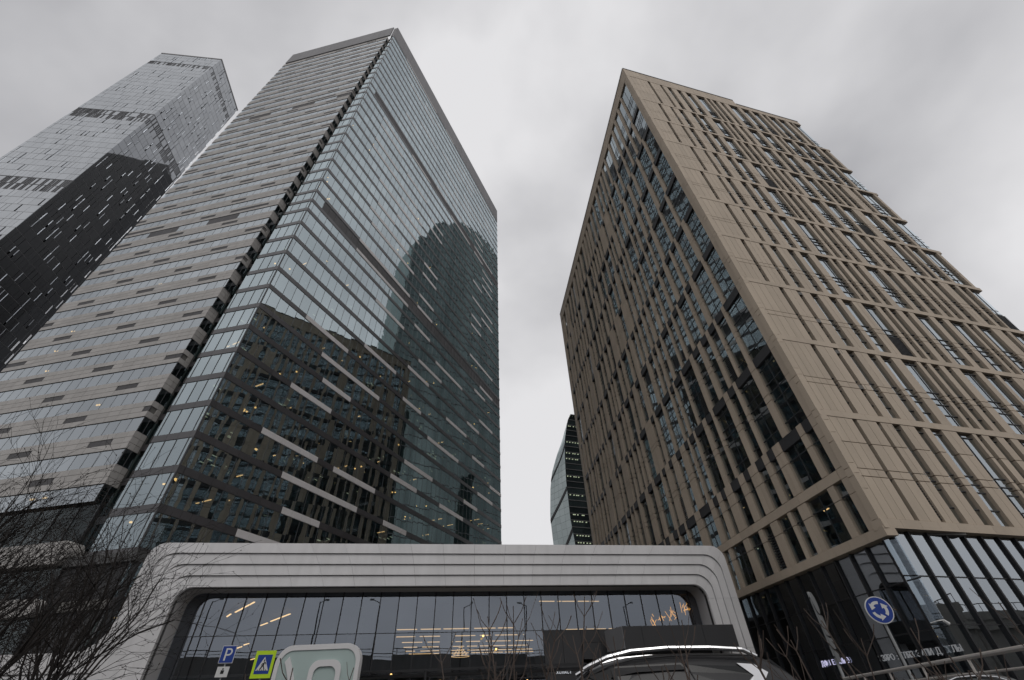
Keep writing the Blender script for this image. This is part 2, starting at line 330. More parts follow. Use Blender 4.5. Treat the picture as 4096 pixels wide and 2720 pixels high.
for bi, zt in enumerate(bands):
    ki = bi - 4; nxt = bands[bi + 1] if bi + 1 < len(bands) else None
    tech = nxt is not None and nxt - zt < 3.5
    bh = .80
    wl = rows.get(ki)
    if wl is None:
        wl = []
        r2 = random.Random(100 + ki)
        if ki > 13:
            for q in range(3): j = r2.randrange(10); wl.append((starts[j], starts[j] + lens[j]))
    for a0, a1 in zip(edges, edges[1:]):
        mid = (a0 + a1) / 2; isw = any(p <= mid <= q for p, q in wl)
        (wp if isw else span).add(FA, a0 + .01, a1 - .01, zt - bh, zt, -.12, .03 if isw else 0)
        if nxt is None: continue
        dark = tech and ki in (14, 29, 40) or (ki >= 39 and False)
        if tech and a0 > 1.5 and bi + 1 in (19, 33, 43): dark = True
        else: dark = False
        top = nxt - bh
        if dark: lv.add(FA, a0 + .01, a1 - .01, zt + .05, top - .03, -.25, -.08)
        else: pane.add(FA, a0 + .03, a1 - .03, zt + .04, top - .04, -.10, -.07)
        mul_.add(FA, a0 - .03, a0 + .03, zt, top, -.14, -.05 if not dark else 0)
        if not dark and zt < 70:
            x = rg.random()
            if x < .33: cur.add(FA, a0 + rg.random() * .5, a1 - rg.random() * .8, zt + .05, top, -.75, -.65)
            elif x < .60: cur2.add(FA, a0 + .1, a1 - .2, zt + .05 + (rg.random() * 1.6 if rg.random() < .35 else 0), top, -.8, -.7)
        if not tech and zt < 118:
            den = .10 if zt < 60 else .04
            if rg.random() < den:
                d = 1.2 + rg.random() * 2.2; aa = a0 + .3 + rg.random() * .8; ln = rg.choice([.5, 1.3, 1.4])
                lampb.add(FA, aa - .07, aa + .07, top - .12, top - .05, -d - ln, -d)
                if rg.random() < .4: lampb.add(FA, aa - .07, aa + .07, top - .12, top - .05, -d - ln - 1.1, -d - ln - .6)
            elif rg.random() < .05:
                for q in range(rg.choice([2, 2, 4])):
                    d = 1 + rg.random() * 3; aa = a0 + .3 + rg.random(); lamps.add(FA, aa - .09, aa + .09, top - .2, top - .05, -d - .18, -d)
            elif rg.random() < .10 and zt < 60:
                for q in range(4):
                    d = 1.5 + rg.random() * 3; aa = a0 + rg.random() * 1.4; lampc.add(FA, aa - .3, aa + .3, top - .12, top - .05, -d - .05, -d)
    if nxt is not None:
        fbox(slabs, FA, .3, WA - .2, nxt - bh - .02, nxt - .05, -9, -.15)
        fbox(cores, FA, .2, WA - .2, zt, nxt, -7.2, -6.5)
    if zt < 13 and nxt is not None and nxt > 13: pass
    # glass return left of the corner
    ge = gedge(zt + 1.5); e2 = [0, .6] + [.6 + 1.5 * i for i in range(1, 4)]; e2 = [e for e in e2 if e < ge - .3] + [ge]
    if zt < 13: e2 = []
    for a0, a1 in zip(e2, e2[1:]):
        span.add(FG, a0 + .01, a1 - .01, zt - bh, zt, -.12, 0)
        if nxt is None: continue
        pane.add(FG, a0 + .03, a1 - .03, zt + .04, nxt - bh - .04, -.10, -.07); mul_.add(FG, a0 - .025, a0 + .025, zt, nxt - bh, -.14, -.02)
        if rg.random() < .12 and zt < 110: lamps.add(FG, a0 + .6, a0 + .78, nxt - bh - .2, nxt - bh - .05, -1.6, -1.42)
    if nxt is not None:
        fbox(slabs, FG, .05, ge - .05, nxt - bh - .02, nxt - .05, -3.4, -.15)
        # notch glazing (dark recess)
        nn = notch(zt + 1.5) + 1.3
        ng.add(FG, ge, nn + .6, zt - bh + .85, nxt - bh, -1.5, -1.45); span.add(FG, ge, nn + .6, zt - bh, zt, -1.5, -1.38)
        fbox(cores, FG, ge - .05, ge + .02, zt - bh, nxt - bh, -3, -.15)
        fbox(cores, FG, ge - .1, ge + .06, zt - bh, zt, -.4, .03)
# stone face
for ki in range(-1, 40):
    z1 = 24.4 + F0 * (ki - 0)                     # top line of the window strip
    if z1 > 171: break
    z0 = z1 - 1.83; zb = z1 + 2.15
    sc = notch(z1); ed = [sc]; g0 = 6.72
    x = g0
    while x - 1.58 > sc + .4: x -= 1.58
    while x < WS:
        if x > sc + .3: ed.append(x)
        x += 1.58
    ed.append(WS); zone = abs(z1 - 72.2) < 2 or abs(z1 - 124) < 2
    for j, (a0, a1) in enumerate(zip(ed, ed[1:])):
        jj = int((a0 + 40) / PW)
        if zone and (jj // 4) % 2 == 0: lv.add(FS, a0 + .02, a1 - .02, z0 + .03, z1 - .05, -.15, -.04)
        else: panes.add(FS, a0 + .015, a1 - .015, z0 + .02, z1 - .06, -.08, -.05)
        mul_.add(FS, a0 - .025, a0 + .025, z0, z1, -.12, -.035)
        if rg.random() < .045 and z1 < 90:
            lamps.add(FS, a0 + .5, a0 + .66, z1 - .25, z1 - .1, -1.2, -1.05); lamps.add(FS, a0 + .85, a0 + 1.01, z1 - .25, z1 - .1, -1.2, -1.05)
    es_ = [sc]; x = 7.64 - 1.58 * 4
    while x < WS:
        if x > sc + .3: es_.append(x)
        x += 1.58
    es_.append(WS)
    for j, (a0, a1) in enumerate(zip(es_, es_[1:])):
        jj = round((a1 - 7.64) / 1.58) - 1; isl = (jj - 1 - 4 * ki) % 7 < 2
        if zone and not isl: isl = (jj // 5) % 3 == 0
        for r_ in range(3):
            za = z1 + .03 + r_ * .718; zz = za + .675
            if isl and r_ == 1: lv.add(FS, a0 + .01, a1 - .01, za, zz, -.2, -.05)
            else: st.add(FS, a0 + (.016 if j else 0), a1 - .016, za, zz, -.2 if j else -.9, 0)
            if j == 0: st.add(FS, a0, a0 + .3, za, zz, -1.5, -.93)
    # dark line over the strip and the end of the strip
    fbox(cores, FS, sc, WS, z1 - .05, z1 + .02, -.2, .015)
    fbox(slabs, FS, sc + .1, WS - .1, z1 + .0, z1 + 2.1, -2.2, -.22)
    panes.add(FS, sc, sc + .03, z0 + .03, z1 - .05, -.78, -.14); panes.add(FS, sc, sc + .03, z0 + .03, z1 - .05, -1.5, -.84)
    mul_.add(FS, sc - .03, sc + .05, z0, z1, -.84, -.78); mul_.add(FS, sc - .02, sc + .05, z0, z1, -.14, -.05)
    cur2.add(FS, sc + .12, sc + .2, z0, z1, -2.4, -.3)  # backing sheet added behind the return windows to lighten them, not a blind
fbox(cores, FS, 7.2, WS - .3, 4, 171, -3.2, -2.4); fbox(cores, FG, .15, 2.6, 110, 178, -3.4, -1.4)
x = 0
for F, W_ in ((FS, WS), (FA, WA)):
    n_ = int(W_ / 2.2)
    for i in range(n_): par.add(F, W_ * i / n_ + .012, W_ * (i + 1) / n_ - .012, 171.35, TOPZ, -.3, .04)
par.add(FG, 0, 1.1, 171.35, TOPZ - .3, -.3, .0)
# closed dark body behind both faces
body = MB()
c0 = FA.P(1, 0, -9.2); c1 = FA.P(WA, 0, -9.2); c2 = FA.P(WA, 0, -38); c3 = FS.P(WS - .3, 0, -3.3); c4 = FS.P(8.8, 0, -3.3)
poly = [(p.x, p.y) for p in (c4, c3, c2, c1, c0)]
body.prism(poly, lambda a, b, d: Vector((a, b, d)), 0, 176)
wpart('rear_volume', body, M['core'], TA)
endw = MB(); fbox(endw, FS, WS - .25, WS, 0, 171, -40, -.25); wpart('end_wall', endw, M['core'], TA)
endw = MB(); fbox(endw, FA, WA - .15, WA, 0, 171, -9.4, -.12); wpart('corner_fin', endw, M['spandrel'], TA)
for p_ in (pane, ng, panes, span, wp, mul_, st, lv, par, cur, cur2, lampb, lamps, lampc): p_.flush()
wpart('floor_slab', slabs, M['slab'], TA, kind='stuff'); wpart('core_wall', cores, M['core'], TA)
# rounded stone podium bands under the stone face
def band_poly(a0, a1, z0, z1, r=.9):
    pts = [(a1, z0), (a1, z1)]
    for i in range(7):
        t = math.pi / 2 * i / 6; pts.append((a0 + r - r * math.sin(t), z1 - (z1 - z0) * .5 * (1 - math.cos(t))))
    for i in range(7):
        t = math.pi / 2 * i / 6; pts.append((a0 + r - r * math.cos(t), z0 + (z1 - z0) * .5 * (1 - math.sin(t))))
    return pts
for z0, z1 in ((12.75, 14.75), (8.65, 10.0), (4.6, 6.0)):
    x = 5.8
    mb = MB().prism(band_poly(x, x + 4, z0, z1), FS.fn(), -1.2, .25); wpart('podium_band', mb, M['stone'], TA)
    x += 4
    while x < 40: mb = MB(); fbox(mb, FS, x + .02, x + 3.2, z0, z1, -1.2, .25); wpart('podium_band', mb, M['stone'], TA); x += 3.22
for z0, z1 in ((14.75, 18.4), (10.0, 12.75), (6.0, 8.65), (0, 4.6)):
    x = 6.2
    while x < 40:
        mb = MB(); fbox(mb, FS, x + .05, x + 2.35, z0, z1, -.55, -.5); wpart('podium_glass', mb, M['g_podium'], TA)
        mb = MB(); fbox(mb, FS, x - .05, x + .05, z0, z1, -.6, -.42); wpart('podium_mullion', mb, M['mull'], TA); x += 2.4
mb = MB(); fbox(mb, FG, -.4, 7.5, 0, 12.5, -.6, -.3); wpart('podium_screen', mb, M['charcoal'], TA)
for i in range(5):
    mb = MB(); fbox(mb, FG, .2 + i * 1.45, .24 + i * 1.45, 0, 12.4, -.3, -.22); wpart('podium_mullion', mb, M['charcoal2'], TA)
mb = MB(); fbox(mb, FG, -.4, 7.4, 12.5, 13.35, -.9, .08); wpart('podium_beam', mb, M['charcoal2'], TA)
mb = MB(); fbox(mb, FG, .9, 5.6, 9.4, 9.5, -.28, -.2); wpart('podium_transom', mb, M['charcoal2'], TA)

# ------------------------------------------------------------ brown tower
TB = thing('brown_tower', (22.35, 28.2, 0), 'sand brown stone clad high-rise with vertical slot windows and a glazed base', 'high-rise')
F1 = Facade((22.35, 28.2), (-.12, .9928), flip=-1)
F2 = Facade((22.35, 28.2), (math.cos(R(15.7)), math.sin(R(15.7))))
assert F1.n.x < 0 and F2.n.y < 0
W1, W2 = 65.0, 37.6
P1 = Pieces(TB, 'stone_plank', M['brown'], 295); P2 = Pieces(TB, 'pier_stone', M['brown'], 295); bandp = Pieces(TB, 'band_stone', M['brown'], 295)
gl = Pieces(TB, 'pane', M['g_brown'], 295, tilt=.002, seed=9); gl2 = Pieces(TB, 'window_pane', M['g_brown2'], 295, tilt=.002, seed=19); mb_ = Pieces(TB, 'window_bar', M['mull'], 295); beam = Pieces(TB, 'dark_beam', M['charcoal'], 200)
lg = Pieces(TB, 'lobby_pane', M['g_lobby'], 200, tilt=.0015, seed=10); lg2 = Pieces(TB, 'lobby_pane', M['g_lobby2'], 200, tilt=.0015, seed=11); lm = Pieces(TB, 'lobby_mullion', M['black'], 200); slat = Pieces(TB, 'vent_slat', M['charcoal'], 200)
lb = Pieces(TB, 'ceiling_lamp', M['warm'], 290, minpx=2); lc = Pieces(TB, 'cool_lamp', M['cool'], 200, minpx=2)
lev = [9.63] + [17.0 + 7.42 * k for k in range(9)] + [86.9]
def slots(r):
    """window slots (a0,a1) along the front"""
    base = {0: [2.88, .42, 5.17, .40, 6.62, .8, 8.91, .85, 10.39, 1.2, 13.0, 1.7, 15.3, .6, 16.6, .85, 18.2, .7, 19.9, 1.9],
            1: [3.17, .4, 5.5, .4, 6.97, .75, 9.15, .8, 10.75, 1.1, 13.0, 1.7, 15.2, .65, 16.57, .85, 18.1, .7, 20, 1.9]}
    q = random.Random(50 + r); off = [0, .3, 1.0, -.35, .9, .1, 1.2, -.3, .4, 1.0][r % 10]
    b = base[r % 2]; L_ = []
    for i in range(0, len(b), 2):
        a = b[i] + off + q.uniform(-.12, .12); L_.append((a, a + b[i + 1] + (.12 if r else 0)))
    x = L_[-1][1] + .8
    while x < W2 - 2.6:
        wd = q.choice([.9, 1.2, 1.7, 2.1]); L_.append((x, x + wd)); x += wd + q.choice([.5, .6, .8, 1.5, .55])
    L_.append((W2 - 2.0, W2 - .05 if r % 2 else W2 - .6)); return L_
for r in range(10):
    zb = lev[r] + (.58 if r else 0); zt = lev[r + 1] - .02
    nj = 12.9 if r == 0 else lev[r] + 3.65      # joint pair
    js = [(zb, nj - .59), (nj - .53, nj - .03), (nj + .03, zt)] if r else [(zb, 12.37), (12.43, 12.93), (12.99, 14.93), (14.99, zt)]
    if r == 9: js = [(zb, 80.0), (80.03, 80.5), (80.53, 83.3), (83.33, 83.7), (83.73, zt)]
    sl_ = slots(r); x = 0
    for a0, a1 in sl_ + [(W2, W2)]:
        wdt = a0 - x
        if wdt > .1:
            n_ = max(1, round(wdt / .75))
            for i in range(n_):
                for (p, q) in js:
                    P1.add(F2, x + wdt * i / n_ + (.014 if i else 0), x + wdt * (i + 1) / n_ - (.014 if i < n_ - 1 else 0), p, q, -.5, 0)
        x = a1
        if a1 > a0:
            tr = [zb, zb + 1.1, nj - .9, nj - .3, nj + .35, zt - .35, zt]
            if a1 - a0 < .5: tr = [zb, nj - .56, nj, zt]
            nv = max(1, round((a1 - a0) / 1.0)); vx = [a0 + (a1 - a0) * i / nv for i in range(nv + 1)]
            if nv > 1: vx[1] += .25 * (1 if r % 2 else -1)
            for i in range(nv):
                for p, q in zip(tr, tr[1:]): gl2.add(F2, vx[i] + .02, vx[i + 1] - .02, p + .03, q - .03, -.27, -.24)
                mb_.add(F2, vx[i] - .03, vx[i] + .03, zb, zt, -.32, -.20)
            for p in tr[1:-1]: mb_.add(F2, a0, a1, p - .04, p + .035, -.30, -.17 if a1 < W2 - 1 else -.22)
            if (r, len(str(a0))) and rg.random() < .06:
                z = zb + .2
                while z < nj - .6: slat.add(F2, a0 + .02, a1 - .02, z, z + .07, -.24, -.12); z += .17
    # through band
    if r > 0:
        x = 0
        while x < W2 + .5:
            xx = min(x + 2.2, W2 + .5); bandp.add(F2, x + .006, xx - .006, lev[r] + .02, lev[r] + .55, -.5, .03); x = xx
# ledge over the lobby
x = 0
while x < W2 + .6:
    xx = min(x + 1.55, W2 + .6); bandp.add(F2, x + .006, xx - .006, 9.04, 9.6, -.7, .06); x = xx
# parapet
for a0, a1, zt in ((0, 23.4, 90.2), (23.4, W2, 88.5)):
    n_ = int((a1 - a0) / 1.5)
    for i in range(n_):
        for p, q in ((86.95, 88.0), (88.02, zt)): P1.add(F2, a0 + (a1 - a0) * i / n_ + .006, a0 + (a1 - a0) * (i + 1) / n_ - .006, p, q, -.5, .03)
lip = MB(); fbox(lip, F2, 0, 23.4, 90.2, 90.45, -.7, .1); fbox(lip, F2, 23.4, W2, 88.5, 88.7, -.7, .1); fbox(lip, F1, 0, W1, 90.2, 90.45, -.7, .1); wpart('roof_lip', lip, M['spandrel'], TB)
# left face piers
def piers(r):
    base = {0: [(2.08, 2.76), (5.29, 6.37), (7.29, 7.75), (9.22, 10.3), (11.53, 12.18), (13.9, 14.91), (17.2, 17.8)],
            1: [(2.07, 2.71), (5.13, 6.18), (7.07, 7.84), (8.99, 10.26), (11.19, 12.17), (13.66, 14.94), (15.77, 16.65)]}
    q = random.Random(300 + r)
    if r in base: L_ = list(base[r])
    else:
        L_ = []; x = q.choice([3.9, 3.4, 4.6, 4.2, 3.7]); 
        while x < 19: wd = q.choice([.42, .5, .6, .8]); L_.append((x, x + wd)); x += wd + q.choice([1.2, 1.5, 2.0, 2.5, 1.3])
    x = L_[-1][1] + 1.0
    while x < W1 - 3: wd = q.choice([.42, .5, .65, .9, 1.3 if r % 3 else 2.4]); L_.append((x, x + wd)); x += wd + q.choice([1.1, 1.4, 1.8, 2.4])
    return L_
rws = [(9.2, 12.55, 'stone'), (13.3, 16.6, 'beam')]
for k in range(8): rws.append((17.5 + 7.42 * k, 24.05 + 7.42 * k, 'beam'))
rws.append((76.9, 86.9, 'none'))
for r, (zb, zt, kind) in enumerate(rws):
    pl_ = piers(r); two = zt - zb > 5; top = zt + (.9 if kind == 'beam' else 0)
    nj = zb + 3.8
    js = [(zb, nj - .62), (nj - .56, nj - .03), (nj + .03, zt), (zt + .05, top)] if two else [(zb, zb + 2.3), (zb + 2.35, zt), (zt + .05, top)]
    if kind == 'stone': js[-1] = (zt, zt)
    for (a0, a1) in pl_ + [(W1 - 1.6, W1)]:
        n_ = 2 if a1 - a0 > .95 else 1
        if a1 - a0 > 2: n_ = 3
        for i in range(n_):
            for p, q in js: P2.add(F1, a0 + (a1 - a0) * i / n_ + .01, a0 + (a1 - a0) * (i + 1) / n_ - .01, p, q, -.5, 0)
    ends = [1.18] + [v for pr in pl_ for v in pr] + [W1 - 1.6]
    for a0, a1 in zip(ends[::2], ends[1::2]):
        dp = .04 + .16 * min(1, max(0, (a0 - 14) / 22))
        nv = max(1, round((a1 - a0) / 1.1)); tr = [zb, zb + .9, nj - .8, nj, nj + .8, zt - .5, zt] if two else [zb, zt - .9, zt]
        for i in range(nv):
            b0 = a0 + (a1 - a0) * i / nv; b1 = a0 + (a1 - a0) * (i + 1) / nv
            for p, q in zip(tr, tr[1:]): gl.add(F1, b0 + .02, b1 - .02, p + .03, q - .03, -.19 - dp, -.16 - dp)
            mb_.add(F1, b0 - .03, b0 + .03, zb, zt, -.25 - dp, -.13 - dp)
        for p in tr[1:-1]: mb_.add(F1, a0, a1, p - .035, p + .035, -.23 - dp, -.12 - dp)
        if kind == 'beam': beam.add(F1, a0, a1, zt, top, -.5, -.04)
        if rg.random() < .07 and a1 - a0 > .8:
            z = zb + .2
            while z < zb + 2.6: slat.add(F1, a0 + .05, min(a1, a0 + .9), z, z + .07, -.16, -.08); z += .2
        if rg.random() < .5:
            zz = (nj - .15) if (two and rg.random() < .5) else zt - .15; d = 1.2 + rg.random() * 2.5; aa = rg.uniform(a0, a1)
            if rg.random() < .6: lb.add(F1, aa - .3, aa + .3, zz, zz + .06, -d - .09, -d)
            else: lc.add(F1, aa - .3, aa + .35, zz, zz + .05, -d - .1, -d)
    # corner pier face on this side
    jj = [(zb, zb + 2.3), (zb + 2.33, zt)] if not two else [(zb, nj - .6), (nj - .57, nj), (nj + .03, zt)]
    nxtb = rws[r + 1][0] if r + 1 < len(rws) else 87
    jj.append((zt + .03, nxtb - .03))
    for p, q in jj: P2.add(F1, .004, 1.18, p, q, -.5, 0)
x = 1.2
while x < W1:
    xx = min(x + 2.3, W1); bandp.add(F1, x + .01, xx - .01, 12.6, 13.25, -.5, .02); x = xx
x = 0
while x < W1:
    xx = min(x + 1.6, W1); bandp.add(F1, x + .006, xx - .006, 8.6, 9.17, -.7, .06); x = xx
x = 0
while x < W1:
    xx = min(x + 1.6, W1)
    for p, q in ((87.0, 88.4), (88.42, 90.2)): P2.add(F1, x + .006, xx - .006, p, q, -.5, .02)
    x = xx
# lobby glazing
def lobby(F, W, first, ztop, zs, dd):
    e = [0] + first; x = first[-1]
    while x + 1.53 < W: x += 1.53; e.append(x)
    zs = [0.1] + zs + [ztop]
    for a0, a1 in zip(e, e[1:]):
        for p, q in zip(zs, zs[1:]): (lg2 if F is F2 else lg).add(F, a0 + .03, a1 - .03, p + .03, q - .03, dd - .03, dd)
        lm.add(F, a1 - .07, a1 + .07, 0, ztop, dd - .1, dd + .16)
    for z in zs[1:-1]: lm.add(F, 0, W, z - .03, z + .03, dd - .08, dd + .05)
lobby(F2, 37.4, [.75, 2.18], 9.0, [4.1, 6.5], -.45)
lobby(F1, 24, [.92, 2.49], 8.55, [3.95, 6.3], -.45)
# interiors
sb, cb = MB(), MB()
for k in range(20):
    z = 9.35 + 3.71 * k if k else 9.2
    fbox(sb, F1, 1.0, W1 - .5, z - .3, z + .1, -6.5, -.7)
    if 0 < k < 20: fbox(sb, F2, 3, W2 - .4, z - .3, z + .1, -6.5, -.7)
fbox(cb, F1, 7, W1 - .5, 0, 87, -7.2, -6.6); fbox(cb, F2, 6.6, W2 - .2, 0, 87, -7.2, -6.6)
fbox(sb, F2, 1.7, W2 - .3, 8.95, 9.03, -6.5, -.5)
wpart('floor_slab', sb, M['slab'], TB, kind='stuff'); wpart('core_wall', cb, M['hall'], TB)
bd = MB(); a_ = F1.P(7.5, 0, -7.3); b_ = F1.P(W1, 0, -.3); c_ = F1.P(W1, 0, -30); d_ = F2.P(W2 - .1, 0, -30); e_ = F2.P(W2 - .1, 0, -7.3)
bd.prism([(p.x, p.y) for p in (a_, F1.P(W1, 0, -7.3), c_, d_, e_)], lambda a, b, d: Vector((a, b, d)), 0, 86); wpart('rear_volume', bd, M['core'], TB)
for F_, W_ in ((F2, W2), (F1, W1)): ew = MB(); fbox(ew, F_, W_ - .1, W_, 0, 86, -7.3, -.6); wpart('end_wall', ew, M['hall'], TB)
rf = MB(); rf.prism([(p.x, p.y) for p in (F1.P(.5, 0, -.5), F1.P(W1 - .3, 0, -.5), c_, d_, F2.P(W2 - .3, 0, -.5))], lambda a, b, d: Vector((a, b, d)), 86.95, 87.2); wpart('roof', rf, M['hall'], TB)
for p_ in (P1, P2, bandp, gl, gl2, mb_, beam, lg, lg2, lm, slat, lb, lc): p_.flush()

# ------------------------------------------------------------ pavilion
TP = thing('white_pavilion', (-24.7, 32.3, 0), 'long low white pavilion with rounded corners, grooved fascia and a tall glass front', 'building')
FP = Facade((-24.7, 32.3), (.988, .154))
# nested outlines: outer (k=0) .. inner (k=4)
def outline(k, n=8):
    z = 11.12 - k * .71; a0 = -1.42 + k * .72; a1 = 41.85 - k * .60; r = (1.0, 1.2, 1.25, 1.1, .9)[k]
    pts = [(a0, 0.0)]
    segs = [('L', a0, z - r)]
    L_ = [(a0, 0), (a0, 2.2), (a0, 4.6), (a0, z - r)]
    for i in range(1, n + 1): t = math.pi / 2 * i / n; L_.append((a0 + r - r * math.cos(t), z - r + r * math.sin(t)))
    m = 17
    for i in range(1, m): L_.append((a0 + r + (a1 - a0 - 2 * r) * i / m, z))
    for i in range(0, n + 1): t = math.pi / 2 * i / n; L_.append((a1 - r + r * math.sin(t), z - r + r * math.cos(t)))
    L_ += [(a1, 7.35 - k * .0), (a1, 4.2), (a1, 2.2), (a1, 0)]
    return L_
outs = [outline(k) for k in range(5)]; nO = len(outs[0])
cuts = [0, 2, 3, 7, 11] + list(range(12, 28)) + [29, 33, 37, 38, 39, nO - 1]
cuts = sorted(set(c for c in cuts if c <= nO - 1))
for k in range(4):
    A_, B_ = outs[k], outs[k + 1]; dd = -.05 * k
    gf = lambda i: .955 if i > 8 else .955 + .042 * min(1, (9 - i) / 5)
    gw = lambda i: 1 if i > 8 else 0
    for c0_, c1_ in zip(cuts, cuts[1:]):
        mb = MB()
        def lerp(p, q, t): return (p[0] + (q[0] - p[0]) * t, p[1] + (q[1] - p[1]) * t)
        vs = []; n_ = c1_ - c0_
        for i in range(c0_, c1_ + 1):
            e = .006
            dd = -.05 * k * min(1, i / 10) if i < 10 else -.05 * k
            for pt, d in ((lerp(A_[i], B_[i], .0), dd - .04 * gw(i)), (lerp(A_[i], B_[i], gf(i)), dd + .035 * gw(i)), (lerp(A_[i], B_[i], gf(i)), dd - .3), (lerp(A_[i], B_[i], .0), dd - .3)):
                vs.append(FP.P(pt[0], pt[1], d))
        # shrink at the ends for the joint
        for j in range(4):
            v0, v1 = vs[j], vs[j + 4]; 
            if (v1 - v0).length > .05: vs[j] = v0 + (v1 - v0).normalized() * .006
            v0, v1 = vs[-4 + j], vs[-8 + j]
            if (v1 - v0).length > .05: vs[-4 + j] = v0 + (v1 - v0).normalized() * .006
        fs = []
        for i in range(n_):
            b = i * 4
            for j in range(4): fs.append((b + j, b + (j + 1) % 4, b + 4 + (j + 1) % 4, b + 4 + j))
        fs += [(0, 1, 2, 3), tuple(n_ * 4 + j for j in (3, 2, 1, 0))]
        mb.add(vs, fs); wpart('cladding_panel', mb, M['white'], TP)
bk = MB()   # dark backing seen in the grooves
for i in range(nO - 1):
    for k in (0,):
        a, b, c, d = outs[0][i], outs[0][i + 1], outs[4][i + 1], outs[4][i]
        bk.add([FP.P(a[0] + (.02 if 0 else 0), a[1] - .02, -.31), FP.P(b[0], b[1] - .02, -.31), FP.P(c[0], c[1], -.31), FP.P(d[0], d[1], -.31),
                FP.P(a[0], a[1] - .02, -.6), FP.P(b[0], b[1] - .02, -.6), FP.P(c[0], c[1], -.6), FP.P(d[0], d[1], -.6)], [(0, 1, 2, 3), (7, 6, 5, 4), (0, 4, 5, 1), (1, 5, 6, 2), (2, 6, 7, 3), (3, 7, 4, 0)])
wpart('frame_core', bk, M['charcoal'], TP)
def shell(name, O, d0, d1, mat, th=.06, inner=True):
    mb = MB(); vs = []
    for (a, z) in O: vs += [FP.P(a, z, d0), FP.P(a, z, d1)]
    cx, cz = 20, 4
    for (a, z) in O:
        s_ = th if inner else -th
        aa = a + s_ * (1 if a < 3 else -1 if a > 37 else 0) * (-1 if inner else -1); zz = z + (s_ if z > 6 and inner else -th if z > 6 else 0)
        vs += [FP.P(aa, zz, d0), FP.P(aa, zz, d1)]
    n_ = len(O); fs = []
    for i in range(n_ - 1):
        fs += [(2 * i, 2 * i + 1, 2 * i + 3, 2 * i + 2), (2 * n_ + 2 * i, 2 * n_ + 2 * i + 2, 2 * n_ + 2 * i + 3, 2 * n_ + 2 * i + 1)]
        fs += [(2 * i, 2 * i + 2, 2 * n_ + 2 * i + 2, 2 * n_ + 2 * i), (2 * i + 1, 2 * n_ + 2 * i + 1, 2 * n_ + 2 * i + 3, 2 * i + 3)]
    mb.add(vs, fs); wpart(name, mb, mat, TP, smooth=False)
shell('reveal', outs[4], -.2, -2.1, M['white_dark'])
shell('roof_shell', outs[0], -.3, -9.5, M['white'], inner=False)
# curved sweep of the left leg into the low base wall
pts = [(-1.42, 0), (-1.42, 7.2)]
for i in range(9): t = i / 8; pts.append((-1.46 - 2.2 * t ** 2.2, 7.0 - 2.25 * (1 - (1 - t) ** 2.2)))
pts += [(-9, 4.7), (-22, 4.66), (-22, 0)]
wpart('base_wall', MB().prism(pts, FP.fn(), -.5, -.06), M['white'], TP)
mb = MB(); fbox(mb, FP, -22, -1.5, 3.68, 3.74, -.06, -.03); wpart('groove_strip', mb, M['charcoal2'], TP)
# glazing
gp = Pieces(TP, 'glass_pane', M['g_pav'], 290, tilt=.0012, seed=21); gm = Pieces(TP, 'glazing_bar', M['black'], 290)
GD = -2.0; x = 1.0; xs = [1.3]
while xs[-1] < 39: xs.append(xs[-1] + 1.34)
xs = [v for v in xs if v < 39.2] + [39.6]
for a0, a1 in zip(xs, xs[1:]):
    for p, q in ((5.72, 8.3), (3.0, 5.68), (.1, 2.96)):
        if a0 > 26.7 and q < 5.7: continue
        gp.add(FP, a0 + .02, a1 - .02, p, q, GD - .03, GD)
    gm.add(FP, a1 - .03, a1 + .03, 0, 8.3, GD - .08, GD + .05)
    gm.add(FP, a0 + .03, a1 - .03, 5.68, 5.72, GD - .06, GD + .02); gm.add(FP, a0 + .03, a1 - .03, 2.96, 3.0, GD - .06, GD + .02)
gm.add(FP, 1.0, 39.6, 8.0, 8.28, GD - .2, GD - .05)
gp.flush(); gm.flush()
# entrance portal in charcoal panels at the right of the glass front
ent = Pieces(TP, 'entrance_panel', M['charcoal'], 200)
for i in range(9):
    a0 = 26.75 + i * 1.41
    if i < 2: ent.add(FP, a0, a0 + 1.39, 3.1 + 0, 5.66, GD + .02, GD + .12)
    else: ent.add(FP, a0, a0 + 1.39, 4.9, 5.66, GD + .02, GD + .12); ent.add(FP, a0, a0 + 1.39, 3.9, 4.86, GD + .12, GD + .35)
ent.add(FP, 26.75, 29.5, 0, 3.08, GD + .02, GD + .12)
ent.flush()
mb = MB(); fbox(mb, FP, 31.75, 40.0, 4.2, 5.48, -.9, 1.2); wpart('entrance_canopy', mb, M['charcoal'], TP)
wpart('canopy_end', MB().prism([(31.74, 1.2), (31.70, 1.2), (31.1, -.9), (31.74, -.9)], lambda a, b, d: FP.P(a, d, b), 4.2, 5.48), M['canopy_lit'], TP)  # left end of the dark canopy, coloured paler as if lit
for a in (33.1, 37.6): mb = MB(); fbox(mb, FP, a, a + .03, 4.2, 5.48, 1.2, 1.22); wpart('canopy_joint', mb, M['black'], TP)
